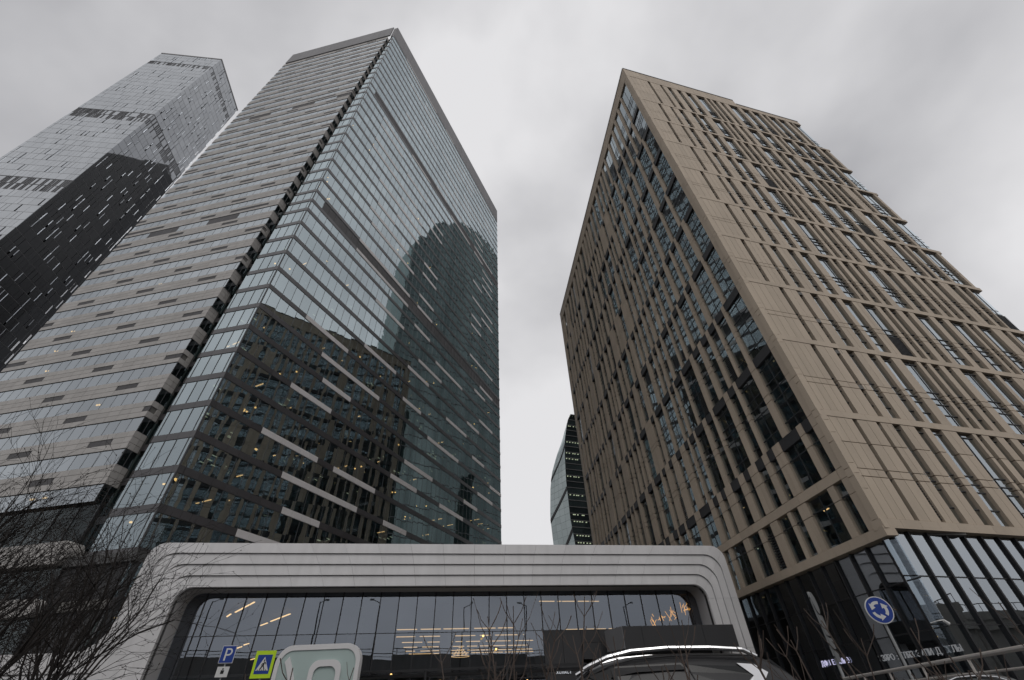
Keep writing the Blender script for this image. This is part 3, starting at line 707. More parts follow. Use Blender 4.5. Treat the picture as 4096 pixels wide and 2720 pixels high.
# hall inside
hb = MB(); fbox(hb, FP, .9, 39.9, 8.3, 8.45, -26, -2.05); wpart('hall_ceiling', hb, M['hall'], TP)
hb = MB(); fbox(hb, FP, .9, 39.9, 0, 8.3, -26.3, -26); wpart('hall_rear_wall', hb, M['core'], TP)
hb = MB(); fbox(hb, FP, .8, .95, 0, 8.3, -26, -2.1); fbox(hb, FP, 39.8, 39.95, 0, 8.3, -26, -2.1); wpart('hall_side_wall', hb, M['hall'], TP)
hb = MB(); fbox(hb, FP, .9, 39.8, .02, .06, -26, -2.1); wpart('hall_floor', hb, M['hall'], TP)
for a in (12, 19.2, 27, 33): mb = MB(); fbox(mb, FP, a, a + .9, 0, 8.3, -7.5, -6.6); wpart('hall_column', mb, solid('column_wood', (.10, .065, .045), .6) if a == 19.2 else M['hall'], TP)
mb = MB(); fbox(mb, FP, 1.2, 16, 3.6, 3.75, -9, -4); wpart('mezzanine', mb, M['hall'], TP)
def lamp_line(p, q, z, wd=.06, mat=M['warmline'], name='line_lamp'):
    p = Vector((*p, z)); q = Vector((*q, z)); u = (q - p).normalized(); s_ = Vector((-u.y, u.x, 0)) * wd; h = Vector((0, 0, .05))
    mb = MB().add([p - s_, p + s_, q + s_, q - s_, p - s_ + h, p + s_ + h, q + s_ + h, q - s_ + h], BOXF); wpart(name, mb, mat, TP)
for p, q in (((-26.0, 37.4), (-23.8, 35.0)), ((-24.6, 41.6), (-23.7, 40.5)), ((-23, 39.85), (-19.8, 36.35)), ((-24.07, 46.5), (-22.9, 45.3)), ((-22.3, 44.6), (-19.3, 41.5))): lamp_line(p, q, 7.9, .055, M['warm'])
for p, q in (((-22.9, 40.86), (-21.14, 38.97)), ((-20.6, 38.2), (-19.9, 37.5)), ((-24.8, 47.9), (-24, 47.1))): lamp_line(p, q, 5.5, .04, M['warm'])
def dashed(p, q, z, seed, n=6, wd=.05, mat=M['warmline']):
    q_ = random.Random(seed); t = 0
    while t < 1:
        l_ = q_.uniform(.05, .26); e = min(1, t + l_); lamp_line((p[0] + (q[0] - p[0]) * t, p[1] + (q[1] - p[1]) * t), (p[0] + (q[0] - p[0]) * e, p[1] + (q[1] - p[1]) * e), z, wd, mat); t = e + q_.uniform(.015, .05)
dashed((1.97, 38.94), (9.25, 39.9), 8.1, 1, mat=M['orange'], wd=.06); dashed((1.35, 40.4), (6.3, 41.4), 7.9, 2)
for i, (p, q) in enumerate((((-9.3, 37.7), (-.8, 39.0)), ((-10.2, 41.4), (.0, 43.0)), ((-10.5, 44.9), (.8, 47.0)), ((-11.1, 48.3), (.5, 50.4)), ((-11.6, 51.5), (.8, 53.8)), ((-11.8, 54.0), (.9, 56.2)))): dashed(p, q, 6.0, 10 + i, wd=.05 if i < 3 else .08)
dashed((3.2, 40.2), (9.3, 41.2), 5.9, 30)
for x, y, z in ((-13.6, 36, 3.5), (-8.9, 36, 3.3), (-13.1, 36.1, 3.5), (-5.6, 36, 2.85), (-2.9, 37, 5.35), (.1, 36, 2.7), (-2.0, 37.5, 4.6)): wpart('spot_lamp', MB().tube((x, y, z), (x, y - .05, z), .07, n=8), M['warm_s'], TP)
q_ = random.Random(5); ch = thing('stick_chandelier', (13.2, 43, 13), 'cluster of glowing orange sticks hanging behind the right end of the pavilion glass', 'chandelier')
for cl, n_, sx in (((13.9, 42.9, 7.35), 18, .45), ((12.5, 43, 7.0), 7, .22), ((14.7, 43, 7.4), 14, .35), ((11.6, 42.8, 6.8), 5, .10), ((10.5, 42.2, 6.5), 6, .14)):
    for i in range(n_):
        p = Vector(cl) + Vector((q_.gauss(0, sx), q_.gauss(0, .4), q_.gauss(0, .16))); d = Vector((q_.gauss(0, .6), q_.gauss(0, .5), q_.gauss(0, 1.1))).normalized() * q_.uniform(.12, .46)
        wpart('glowing_stick', MB().tube(p - d, p + d, .022, n=5), M['orange'], ch)
wpart('ceiling_rod', MB().tube((13.6, 42.9, 7.3), (13.6, 42.9, 8.3), .015), M['black'], ch)
ch = thing('ring_chandelier', (-5.45, 45, 4.9), 'cone shaped chandelier of stacked glowing rings inside the middle of the pavilion', 'chandelier')
for k, (z, rr) in enumerate(((4.9, .76), (5.05, .6), (5.2, .45), (5.36, .3), (5.52, .15))):
    mb = MB(); n_ = 20
    for i in range(n_):
        a, b = 2 * math.pi * i / n_, 2 * math.pi * (i + 1) / n_
        if k and i % 2: continue
        mb.tube((-5.45 + rr * math.cos(a), 45 + rr * math.sin(a), z), (-5.45 + rr * math.cos(b), 45 + rr * math.sin(b), z), .022, n=5)
    wpart('lamp_ring', mb, M['warmline'], ch)
wpart('ceiling_rod', MB().tube((-5.45, 45, 5.5), (-5.45, 45, 8.3), .015), M['black'], ch)

# ------------------------------------------------------------ lettering
def text_thing(name, body, loc, rotm, size, mat, label, mirror_x=False, sub='letter', ext=.02, spacing=1.0):
    root = thing(name, loc, label, 'lettering')
    x = 0
    for chh in body:
        if chh == ' ': x += size * .45; continue
        cu = bpy.data.curves.new('t', 'FONT'); cu.body = chh; cu.size = size; cu.extrude = ext
        ob = bpy.data.objects.new('t', cu); C.objects.link(ob); bpy.context.view_layer.update()
        me = bpy.data.meshes.new_from_object(ob.evaluated_get(bpy.context.evaluated_depsgraph_get())); bpy.data.objects.remove(ob)
        wd = max([v.co.x for v in me.vertices] or [size * .5])
        if mirror_x:
            for v in me.vertices: v.co.x = wd - v.co.x
            me.flip_normals()
        me.materials.clear(); me.materials.append(mat)
        put(sub, me, root, Matrix.Translation(Vector(loc)) @ rotm @ Matrix.Translation((x, 0, 0))); x += (wd + size * .10) * spacing
    return root
def face_rot(u, n):  # local x along u, local y up, local z out
    return Matrix((u, Vector((0, 0, 1)), n)).transposed().to_4x4()
text_thing('mirror_lettering', 'ЗЗЯРО : ГЛЯЗ ЭИПИ Д СГЛЫ', F1.P(5.75, 2.85, -.36), face_rot(-F1.u, F1.n), .42, M['textdim'], 'dim reversed letters just in front of the dark lobby glass of the brown tower, nearer its corner', spacing=.88)  # emissive reversed letters set just in front of the panes
text_thing('blue_lettering', 'ДФ РЕ ЗЭМЭ', F1.P(11.3, 3.0, -.36), face_rot(-F1.u, F1.n), .42, M['textblue'], 'small bluish white letters deep inside the dark lobby glass, left of the road signs')
text_thing('white_lettering', 'ХОЛАСТ', (1.7, 30, 2.68), face_rot(Vector((1, .1, 0)).normalized(), Vector((.1, -1, 0)).normalized()), .19, M['textwhite'], 'small white letters at the entrance, just above the front of the dark SUV')

# dark terrace awning in front of the glass
aw = thing('terrace_awning', (-4.6, 28, 0), 'low black slatted awning frame in front of the pavilion glass', 'awning')
for i, (y, z) in enumerate(((28, 2.95), (28.2, 2.80), (28.6, 3.0), (29.2, 3.05), (29.8, 3.1))): wpart('awning_beam', MB().box(-9.4, 3.2, y, y + .08, z - .05, z + .03), M['black'], aw)
for i in range(10): x = -9.4 + i * 1.39; wpart('awning_rafter', MB().box(x, x + .06, 28, 30.2, 2.86, 2.93), M['black'], aw)
for x in (-9.3, -5.2, -1.0, 3.1): wpart('awning_post', MB().box(x, x + .1, 28, 28.1, 0, 2.9), M['black'], aw)
wpart('awning_sheet', MB().box(-9.4, 3.2, 28.3, 30.2, 2.78, 2.82), M['charcoal'], aw)

# ------------------------------------------------------------ far towers
TL = thing('grey_glass_tower', (-134.7, 66, 0), 'pale grey tower with brick-like glass panels at the far left, its lower part dark', 'office tower')
LR = Facade((-134.7, 66), (-3.8, 22.1)); LLf = Facade((-134.7, 66), (-26.4, -3.5), flip=-1)
LLf.n = -LLf.n if LLf.n.y > 0 else LLf.n
p_p = Pieces(TL, 'facade_pane', M['g_far'], 295, tilt=.0016, seed=31); p_v = Pieces(TL, 'vent_flap', M['g_vent'], 295, seed=32); p_f = Pieces(TL, 'louvre_fin', M['fin'], 295); p_b = Pieces(TL, 'floor_line', M['line'], 200)
RH = 3.55
for F, WW in ((LR, 23.4), (LLf, 27.0)):
    r = 0; z = 60; W_ = WW
    while z < 244:
        W_ = WW + ((245 - z) * .021 if F is LR else 0)
        q = random.Random(int(z * 7 + WW)); x = 0; louv = any(abs(z + 1.77 - c) < m_ for c, m_ in ((231.5, 1.9), (176, 3.4), (128, 2.6))[:2 if F is LR else 3])
        while x < W_ - .05:
            wd = min(q.choice([1.3, 1.3, 2.6, 1.3]), W_ - x)
            if louv:
                k_ = 0
                while k_ < wd: 
                    if q.random() < .62: p_f.add(F, x + k_, x + k_ + .3, z + .08, z + RH - .12, -.18, -.02)
                    k_ += .6
                p_p.add(F, x, x + wd, z + .03, z + RH - .03, -.2, -.1)
            else:
                fl = q.random() < (.30 if F is LR else .16) and wd > 1
                w0 = wd - (.36 if fl else 0)
                p_p.add(F, x + (.10 if q.random() < .35 else .025), x + w0 - .02, z + .08, z + RH - .08, -.1, .0)
                if fl:
                    c_ = F.P(x + w0 + .17, 0, 0)
                    F3 = Facade((c_.x, c_.y), (1, 0)); an = .42 * (1 if F is LR else -1)
                    uu = Matrix.Rotation(an, 3, 'Z') @ F.u; F3 = Facade((c_.x, c_.y), (uu.x, uu.y)); 
                    if F3.n.dot(F.n) < 0: F3 = Facade((c_.x, c_.y), (uu.x, uu.y), flip=-1)
                    zf = z + q.choice([.1, .1, 1.2]); (p_v).add(F3, -.14, .14, zf, z + RH - .1, -.03, .03)
            x += wd
        p_b.add(F, 0, W_, z - .06, z + .06, -.2, -.02); z += RH
vb = MB(); vb.prism([(p.x, p.y) for p in (LR.P(.3, 0, -.6), LR.P(23.3, 0, -.6), LR.P(23.3, 0, -26), LLf.P(26.6, 0, -.6))], lambda a, b, d: Vector((a, b, d)), 0, 244.2); wpart('rear_volume', vb, M['charcoal'], TL)
for p_ in (p_p, p_v, p_f, p_b): p_.flush()
tp = MB(); fbox(tp, LR, 0, 23.6, 244, 244.9, -.5, .1); fbox(tp, LLf, 0, 27, 244, 244.9, -.5, .1); wpart('roof_edge', tp, M['parapet'], TL)

# curved glass tower peeking out behind the brown tower
TK = thing('curved_glass_tower', (26, 250, 0), 'slim curved pale green glass tower peeking out behind the brown tower', 'tower')
Lp = [(0, 22.0), (40, 20.2), (70, 18.9), (88, 18.3), (105, 19.9), (115, 21.7), (126.5, 25.8), (137, 30.4), (145, 33.3), (150, 36.6)]
Rp = [(0, 33.5), (40, 31.5), (70, 29.7), (83, 28.7), (105, 28.8), (120, 29.7), (132, 31.0), (145, 34.0), (150, 36.8)]
def ip(T, z):
    for (a, x), (b, y) in zip(T, T[1:]):
        if z <= b: return x + (y - x) * (z - a) / (b - a)
    return T[-1][1]
zz = [i * 3.75 for i in range(41)]; light = []; darkp = []
for i, (a, b) in enumerate(zip(zz, zz[1:])):
    if a < 50: continue
    la, lb_, ra, rb = ip(Lp, a), ip(Lp, b - .12), ip(Rp, a), ip(Rp, b - .12)
    n_ = 4
    for j in range(n_):
        vs = []
        for (l_, r_, z) in ((la, ra, a), (lb_, rb, b - .12)):
            x0 = l_ + (r_ - l_) * j / n_; x1 = l_ + (r_ - l_) * (j + 1) / n_ - .05
            y0 = 262 - 12 * j / n_; y1 = 262 - 12 * (j + 1) / n_
            vs += [(x0, y0, z), (x0 + .3, y0 + .6, z), (x1 + .3, y1 + .6, z), (x1, y1, z)]
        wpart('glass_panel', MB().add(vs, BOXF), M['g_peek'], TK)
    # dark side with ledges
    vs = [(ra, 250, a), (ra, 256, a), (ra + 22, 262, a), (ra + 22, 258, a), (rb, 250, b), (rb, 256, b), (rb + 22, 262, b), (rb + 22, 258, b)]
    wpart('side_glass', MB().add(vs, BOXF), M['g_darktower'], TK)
    vs = [(rb - .1, 249.6, b - .5), (rb, 251, b - .5), (rb + 22, 259, b - .5), (rb + 22, 257.5, b - .5), (rb - .1, 249.6, b - .1), (rb, 251, b - .1), (rb + 22, 259, b - .1), (rb + 22, 257.5, b - .1)]
    wpart('floor_edge', MB().add(vs, BOXF), M['charcoal2'], TK)
    q = random.Random(i)
    if i % 3 == 1 or q.random() < .3:
        for j in range(5): x = ra + .8 + j * 1.7 + q.random(); y = 250 + (x - ra) * .36; wpart('lit_window', MB().box(x, x + .7, y - .3, y, b - 1.2, b - .8), M['cool'], TK)

for za, zb_ in ((85.5, 100.5), (110.5, 128.5), (60, 77)):
    for j in range(4):
        vs = []
        for t in (j / 4, (j + 1) / 4):
            zc_ = za + (zb_ - za) * t
            for zq in (zc_ - 1.0, zc_ + 1.1):
                x_ = ip(Lp, zq) + (ip(Rp, zq) - ip(Lp, zq)) * t; y_ = 262 - 12 * t
                vs += [(x_ - .12, y_ - .25, zq), (x_ + .1, y_ + .2, zq)]
        wpart('dark_seam', MB().add([vs[0], vs[1], vs[5], vs[4], vs[2], vs[3], vs[7], vs[6]], BOXF), M['charcoal'], TK)

# glass tower and dark tower that appear only as reflections
TG = thing('green_glass_tower', (118, 135, 0), 'broad greenish glass tower seen only mirrored in the dark banded glass face', 'tower')
gq = Pieces(TG, 'glass_floor', M['g_green'], 200); gr_ = Pieces(TG, 'floor_ledge', M['parapet'], 200, minpx=30)
FGt = Facade((118, 135), (0, 1), flip=-1); FGs = Facade((118, 135), (1, .05))
prof = [(0, 303), (6, 312), (12, 332), (18, 343), (26, 345), (40, 359), (60, 361), (80, 358), (92, 350), (102, 335)]
for i in range(34):
    a = i * 3.0; t = ip(prof, a) + (2 if i % 2 else -1); bow = -6 * math.sin(math.pi * (a + 1.5) / 102)
    c_ = FGt.P(a, 0, -bow)
    ang = math.atan2(6 * math.pi / 102 * math.cos(math.pi * (a + 1.5) / 102), 1)
    F3 = Facade((c_.x, c_.y), (-math.sin(ang), math.cos(ang)), flip=-1)
    gq.add(F3, 0, 3.05, 0, t, -.5, 0)
    z = 6
    while z < t: gr_.add(F3, 0, 3.05, z, z + .35, 0, .25); z += 8
vb = MB().prism([(119, 135), (150, 137), (150, 236), (119, 237)], lambda a, b, d: Vector((a, b, d)), 0, 300); wpart('rear_volume', vb, M['g_green'], TG)
gq.flush(); gr_.flush()
TD = thing('dark_block_tower', (-75, 140, 0), 'dark tower hidden behind the office tower and mirrored in the grey glass tower', 'tower')
vb = MB().box(-96, -60, 136, 182, 0, 247).box(-92, -80, 140, 178, 247, 254).box(-76, -66, 140, 178, 247, 251); wpart('tower_body', vb, M['black'], TD)


# ------------------------------------------------------------ overpass behind the camera (mirrored in the glass)
OV = thing('overpass', (0, -60, 0), 'concrete road overpass with a railing, mirrored in the pavilion glass', 'bridge')
cv = [(-220, -40), (-150, -52), (-80, -58), (0, -60), (60, -56), (105, -42), (140, -18), (165, 15)]
for (x0, y0), (x1, y1) in zip(cv, cv[1:]):
    d = Vector((x1 - x0, y1 - y0, 0)); F = Facade((x0, y0), (d.x, d.y), flip=-1); l_ = d.length
    mb = MB(); fbox(mb, F, -1, l_ + 1, 8.2, 12.8, -12, 0); wpart('deck', mb, M['concrete'], OV)
    mb = MB(); fbox(mb, F, -1, l_ + 1, 13.9, 14.05, -.3, -.2); fbox(mb, F, -1, l_ + 1, 13.3, 13.38, -.3, -.2); wpart('handrail', mb, M['mull'], OV)
    a = 0
    while a < l_: mb = MB(); fbox(mb, F, a, a + .14, 12.8, 14, -.3, -.2); wpart('railing_post', mb, M['mull'], OV); a += 6
    mb = MB(); fbox(mb, F, l_ * .45, l_ * .45 + 3, 0, 8.2, -9, -3); wpart('pier', mb, M['concrete'], OV)
    mb = MB(); fbox(mb, F, -1, l_ + 1, 0, 8.1, -11.5, -11); wpart('back_wall', mb, M['hall'], OV)
RV = thing('ramp_viaduct', (78, 14, 0), 'curved concrete ramp with a railing, mirrored low in the right lobby glass', 'bridge')
cv = [(73, 13.5), (78, 9), (87, 10), (97, 17), (108, 30), (118, 48), (124, 70)]
for (x0, y0), (x1, y1) in zip(cv, cv[1:]):
    d = Vector((x1 - x0, y1 - y0, 0)); F = Facade((x0, y0), (d.x, d.y), flip=-1); l_ = d.length
    for z0, z1, o_ in ((0, 8.4, -.6), (8.4, 9.6, 0), (9.6, 10.6, .25)): mb = MB(); fbox(mb, F, 0, l_, z0, z1, -9, o_); wpart('ramp_wall', mb, M['concrete'], RV)
    mb = MB(); fbox(mb, F, 0, l_, 11.5, 11.6, 0, .08); wpart('handrail', mb, M['mull'], RV)
    a = 0
    while a < l_: mb = MB(); fbox(mb, F, a, a + .08, 10.6, 11.5, 0, .08); wpart('railing_post', mb, M['mull'], RV); a += 1.6
lamp0 = thing('street_lamp', (-46, -58, 0), 'grey street lamp on a tall pole beside the overpass', 'street lamp', 'street lamps along the overpass')
put('pole', MB().tube((0, 0, 0), (0, 0, 23.5), .2, .13, 8).mesh('pole', M['mull']), lamp0, local=Matrix.Identity(4))
put('arm', MB().tube((0, 0, 23.3), (1.8, 0, 24), .09, .07, 6).mesh('arm', M['mull']), lamp0, local=Matrix.Identity(4))
put('lamp_head', MB().box(1.5, 2.5, -.25, .25, 23.85, 24.15).mesh('lamp_head', M['steel']), lamp0, local=Matrix.Identity(4))
for x, y, rz in ((-22, -57.8, 0), (-8, -57, 3.1), (14, -57, .2), (31, -56, 3.0), (60, -54, 0)): copy_tree(lamp0, (x, y, 0), rz)

# ------------------------------------------------------------ road signs
def disc(cx, cz, r, y0, y1, n=32, mb=None):
    mb = mb or MB(); return mb.prism([(cx + r * math.cos(2 * math.pi * i / n), cz + r * math.sin(2 * math.pi * i / n)) for i in range(n)], lambda a, b, d: Vector((a, d, b)), y0, y1)
XZ = lambda a, b, d: Vector((a, d, b))
def lp(name, mb, mat, t): return put(name, mb.mesh(name, mat), t, local=Matrix.Identity(4))
rs = thing('roundabout_sign', (9.36, 13.5, 0), 'round blue roundabout sign with three white arrows on a grey pole', 'road sign', rotz=R(-12))
lp('pole', MB().tube((0, .06, 0), (0, .06, 3.1), .032, n=10), M['steel'], rs)
lp('sign_rim', disc(0, 2.87, .31, -.012, .02), M['signwhite'], rs); lp('sign_face', disc(0, 2.87, .288, -.016, -.011), M['blue'], rs)
lp('bracket', MB().box(-.12, .12, .02, .06, 2.78, 2.83).box(-.12, .12, .02, .06, 2.95, 3.0), M['steel'], rs)
for k in range(3):
    a0 = R(75 + 120 * k); pts = []
    for i in range(7): t = a0 + R(62) * i / 6; pts.append((.20 * math.cos(t), .20 * math.sin(t)))
    e = a0 + R(62); pts.append((.245 * math.cos(e), .245 * math.sin(e))); t = a0 + R(103); pts.append((.175 * math.cos(t), .175 * math.sin(t))); pts.append((.085 * math.cos(e), .085 * math.sin(e)))
    for i in range(7): t = e - R(62) * i / 6; pts.append((.132 * math.cos(t), .132 * math.sin(t)))
    lp('white_arrow', MB().prism([(x, z + 2.87) for x, z in pts], XZ, -.021, -.015), M['signwhite'], rs)
es = thing('edge_on_sign_post', (10.35, 18, 0), 'grey sign post seen edge-on with a round sign and three plates', 'road sign', rotz=R(50))
lp('pole', MB().tube((0, .06, 0), (0, .06, 4.1), .045, n=10), M['steel'], es)
lp('round_plate', disc(.0, 3.75, .33, -.02, .01), M['plate'], es)
for z0, z1, wd in ((2.78, 3.38, .3), (2.42, 2.72, .3), (2.06, 2.36, .3)): lp('sign_plate', MB().box(-wd, wd, -.02, .01, z0, z1), M['plate'], es)
for z in (3.9, 3.1, 2.55, 2.2): lp('bracket', MB().box(-.12, .12, .01, .1, z - .025, z + .025), M['mull'], es)
ps = thing('parking_sign', (-13.55, 24, 0), 'blue parking sign with a white letter P above a small white plate', 'road sign', rotz=R(10))
lp('pole', MB().tube((0, .06, 0), (0, .06, 3.9), .035, n=10), M['steel'], ps)
lp('sign_rim', MB().box(-.30, .30, -.01, .02, 3.22, 3.88), M['signwhite'], ps); lp('sign_face', MB().box(-.28, .28, -.016, -.009, 3.24, 3.86), M['blue'], ps)
pts = [(-.12, 3.32), (-.05, 3.32), (-.05, 3.50), (.04, 3.50)] + [(.04 + .14 * math.sin(t), 3.64 - .14 * math.cos(t)) for t in [math.pi * i / 8 for i in range(1, 8)]] + [(.04, 3.78), (-.12, 3.78)]
lp('letter_p', MB().prism(pts, XZ, -.022, -.0155), M['signwhite'], ps)
lp('letter_counter', MB().prism([(-.05, 3.56), (.04, 3.56)] + [(.04 + .075 * math.sin(t), 3.64 - .08 * math.cos(t)) for t in [math.pi * i / 6 for i in range(1, 6)]] + [(.04, 3.72), (-.05, 3.72)], XZ, -.024, -.0215), M['blue'], ps)
lp('lower_plate', MB().box(-.25, .25, -.015, .02, 2.72, 3.10), M['signwhite'], ps)
lp('pictogram', MB().box(-.07, .07, -.02, -.014, 2.84, 2.97).box(-.035, .035, -.02, -.014, 2.99, 3.04), M['signblack'], ps)
ws = thing('pedestrian_crossing_sign', (-10.8, 22, 0), 'square lime bordered pedestrian crossing sign with a black walking figure in a white triangle', 'road sign', rotz=R(6))
lp('pole', MB().tube((0, .06, 0), (0, .06, 3.4), .035, n=10), M['steel'], ws)
lp('lime_board', MB().box(-.40, .40, -.01, .02, 2.50, 3.42), M['lime'], ws); lp('blue_square', MB().box(-.29, .29, -.016, -.009, 2.64, 3.28), M['blue'], ws)
lp('white_triangle', MB().prism([(-.25, 2.75), (.25, 2.75), (0, 3.21)], XZ, -.022, -.0155), M['signwhite'], ws)
fig = MB(); fig.prism([(-.01, 3.05), (.035, 3.05), (.04, 3.11), (.02, 3.13), (0, 3.11)], XZ, -.027, -.0215)
for pl_ in ([(-.02, 2.95), (.03, 3.04), (.06, 3.02), (.04, 2.93), (.02, 2.90)], [(-.02, 2.95), (.03, 2.92), (-.06, 2.79), (-.11, 2.79)], [(.0, 2.93), (.04, 2.92), (.10, 2.79), (.06, 2.79)], [(.02, 3.02), (-.05, 2.98), (-.08, 2.92), (-.06, 2.92), (-.03, 2.96), (.03, 2.99)], [(.05, 3.02), (.10, 2.95), (.12, 2.96), (.07, 3.04)]): fig.prism(pl_, XZ, -.027, -.0215)
lp('walking_figure', fig, M['signblack'], ws)
for i in range(5): lp('zebra_bar', MB().prism([(-.19 + i * .08, 2.755), (-.15 + i * .08, 2.755), (-.155 + i * .08, 2.785), (-.185 + i * .08, 2.785)], XZ, -.0265, -.0218), M['signblack'], ws)

# white monument sign
ms = thing('monument_sign', (-10.1, 26, 0), 'large rounded white framed sign with pale green glass and curved white strokes', 'sign')
def rrect(x0, x1, z0, z1, r, n=8):
    P_ = []
    for cx, cz, a in ((x1 - r, z1 - r, 0), (x0 + r, z1 - r, 90), (x0 + r, z0 + r, 180), (x1 - r, z0 + r, 270)):
        for i in range(n + 1): t = R(a + 90 * i / n); P_.append((cx + r * math.cos(t), cz + r * math.sin(t)))
    return P_
def ring(mb, O, I, d0, d1):
    n = len(O); vs = [Vector((a, d0, b)) for a, b in O] + [Vector((a, d0, b)) for a, b in I] + [Vector((a, d1, b)) for a, b in O] + [Vector((a, d1, b)) for a, b in I]; fs = []
    for i in range(n):
        j = (i + 1) % n; fs += [(i, j, n + j, n + i), (2 * n + i, 3 * n + i, 3 * n + j, 2 * n + j), (i, 2 * n + i, 2 * n + j, j), (n + i, n + j, 3 * n + j, 3 * n + i)]
    return mb.add(vs, fs)
for k in range(3):
    o_ = k * .16; lp('sign_frame', ring(MB(), rrect(-2.1, 2.05, .3, 4.02, .75), rrect(-1.9, 1.85, .5, 3.80, .58), o_, o_ + .09), M['sign_frame'], ms)
lp('glass_plate', MB().prism(rrect(-1.95, 1.9, .45, 3.85, .6), XZ, .05, .08), M['frost'], ms)
for o_ in (.1, .26): lp('side_band', ring(MB(), rrect(-2.06, 2.01, .34, 3.98, .72), rrect(-1.95, 1.9, .45, 3.85, .6), o_, o_ + .05), M['steel'], ms)
lp('loop_stroke', ring(MB(), rrect(-.35, 1.2, .8, 3.38, .45), rrect(-.12, .97, 1.05, 3.12, .32), -.04, .04), M['sign_frame'], ms)
arc = []; arci = []
for i in range(11): t = i / 10; arc.append((-1.45 + .62 * math.sin(t * 1.9), 3.56 - 2.0 * t)); arci.append((-1.62 + .52 * math.sin(t * 1.9), 3.35 - 1.8 * t))
lp('arc_stroke', MB().prism(arc + arci[::-1], XZ, -.04, .04), M['sign_frame'], ms)
lp('sign_base', MB().box(-2.2, 2.2, -.1, .6, 0, .3), M['concrete'], ms)

# CCTV camera on the brown tower corner
cc = thing('security_camera', F1.P(0, 4.12, .1), 'small white security camera at the corner of the brown tower lobby glass', 'security camera')
wpart('bracket', MB().tube(F2.P(.0, 4.15, -.4), F2.P(.02, 4.2, .05), .03).tube(F2.P(.02, 4.2, .05), F2.P(.3, 4.22, .12), .03), M['signwhite'], cc)
wpart('camera_dome', MB().tube(F2.P(.28, 4.2, .12), F2.P(.48, 4.04, .16), .07, .085, 10), M['signwhite'], cc)
gl_ = thing('green_signal_lamp', (36.3, 40, 0), 'tiny glowing yellow green signal lamp mirrored low in the right lobby glass', 'lamp')

# steel railing at the right
rl = thing('steel_railing', (8.4, 12, 0), 'pale steel three-bar railing rising across the bottom right corner', 'railing')
p0, p1 = Vector((9.7, 17.0, 0)), Vector((7.15, 7.6, 0))
wpart('kerb_wall', MB().add([(p0.x - .12, p0.y, 0), (p0.x + .12, p0.y, 0), (p1.x + .12, p1.y, 0), (p1.x - .12, p1.y, 0), (p0.x - .12, p0.y, .48), (p0.x + .12, p0.y, .48), (p1.x + .12, p1.y, .48), (p1.x - .12, p1.y, .48)], BOXF), M['concrete'], rl)
for h, r_ in ((1.6, .035), (1.38, .018), (1.2, .018)): wpart('rail_bar', MB().tube(p0 + Vector((0, 0, h)), p1 + Vector((0, 0, h)), r_, n=10), M['rail'], rl)
for i in range(6): p = p0.lerp(p1, i / 5); wpart('rail_post', MB().tube(p + Vector((0, 0, .45)), p + Vector((0, 0, 1.58)), .022, n=8), M['rail'], rl)

# ------------------------------------------------------------ cars
def car(name, loc, rotz, label, S, paint, trim):
    """S: stations (x, hood/roof z, half width at top, belt z); local x to the front, y to the near side"""
    t = thing(name, loc, label, 'car', rotz=rotz)
    def sec(x, zr, hw, zb, W):
        P_ = [(0, .28), (W * .9, .28), (W * .97, .42), (W, .62), (W * .995, .82), (W * .975, zb)]
        if zr > zb + .12: P_ += [(W * .965, zb + .02), ((W * .96 + hw) / 2 + .015, (zb + zr) / 2), (hw + .012, zr - .12), (hw - .03, zr - .05), (hw * .8, zr - .012), (hw * .45, zr), (0, zr + .008)]
        else: P_ += [(W * .95, zb + (zr - zb) * .3), (W * .90, zb + (zr - zb) * .55), (W * .84, zb + (zr - zb) * .75), (W * .74, zr - .01), (W * .62, zr), (W * .35, zr + .01), (0, zr + .012)]
        return P_
    rings_ = []
    for (x, zr, hw, zb, W) in S:
        h = sec(x, zr, hw, zb, W); rings_.append([(x, y, z) for y, z in h] + [(x, -y, z) for y, z in h[::-1][1:-1]])
    n = len(rings_[0]); mb = MB(); vs = [p for r_ in rings_ for p in r_]; fs = []
    for i in range(len(rings_) - 1):
        for j in range(n): fs.append((i * n + j, i * n + (j + 1) % n, (i + 1) * n + (j + 1) % n, (i + 1) * n + j))
    fs += [tuple(range(n)), tuple(range((len(rings_) - 1) * n, len(rings_) * n))]
    mb.add(vs, fs); b = put('body', mb.mesh('body', paint, True), t, local=Matrix.Identity(4))
    def at(x):
        for a, b_ in zip(S, S[1:]):
            lo, hi = (a, b_) if a[0] < b_[0] else (b_, a)
            if lo[0] <= x <= hi[0]: f = (x - lo[0]) / (hi[0] - lo[0]); return [lo[i] + (hi[i] - lo[i]) * f for i in range(5)]
        return S[-1]
    def side(x, z):
        _, zr, hw, zb, W = at(x); f = min(max((z - zb) / max(zr - .12 - zb, .01), 0), 1); return W * .965 + (hw + .012 - W * .965) * f + .014 + .024 * math.sin(math.pi * f)
    def patch(nm, poly, mat, off=.0, th=.012, both=True):
        for sg in ((1, -1) if both else (1,)):
            lp(nm, MB().prism(poly, lambda a, b_, d: Vector((a, sg * (side(a, b_) + off + d), b_)), -th, 0), mat, t)
    for x in (-1.32, 1.38):
        for sg in (1, -1):
            wl = MB()
            wl.tube((x, sg * .66, .34), (x, sg * .90, .34), .34, n=20); wh = lp('wheel', wl, M['tyre'], t)
            put('rim', MB().tube((x, sg * .89, .34), (x, sg * .915, .34), .22, n=14).mesh('rim', M['silver']), wh, WM[wh])
    return t, patch, side, lp
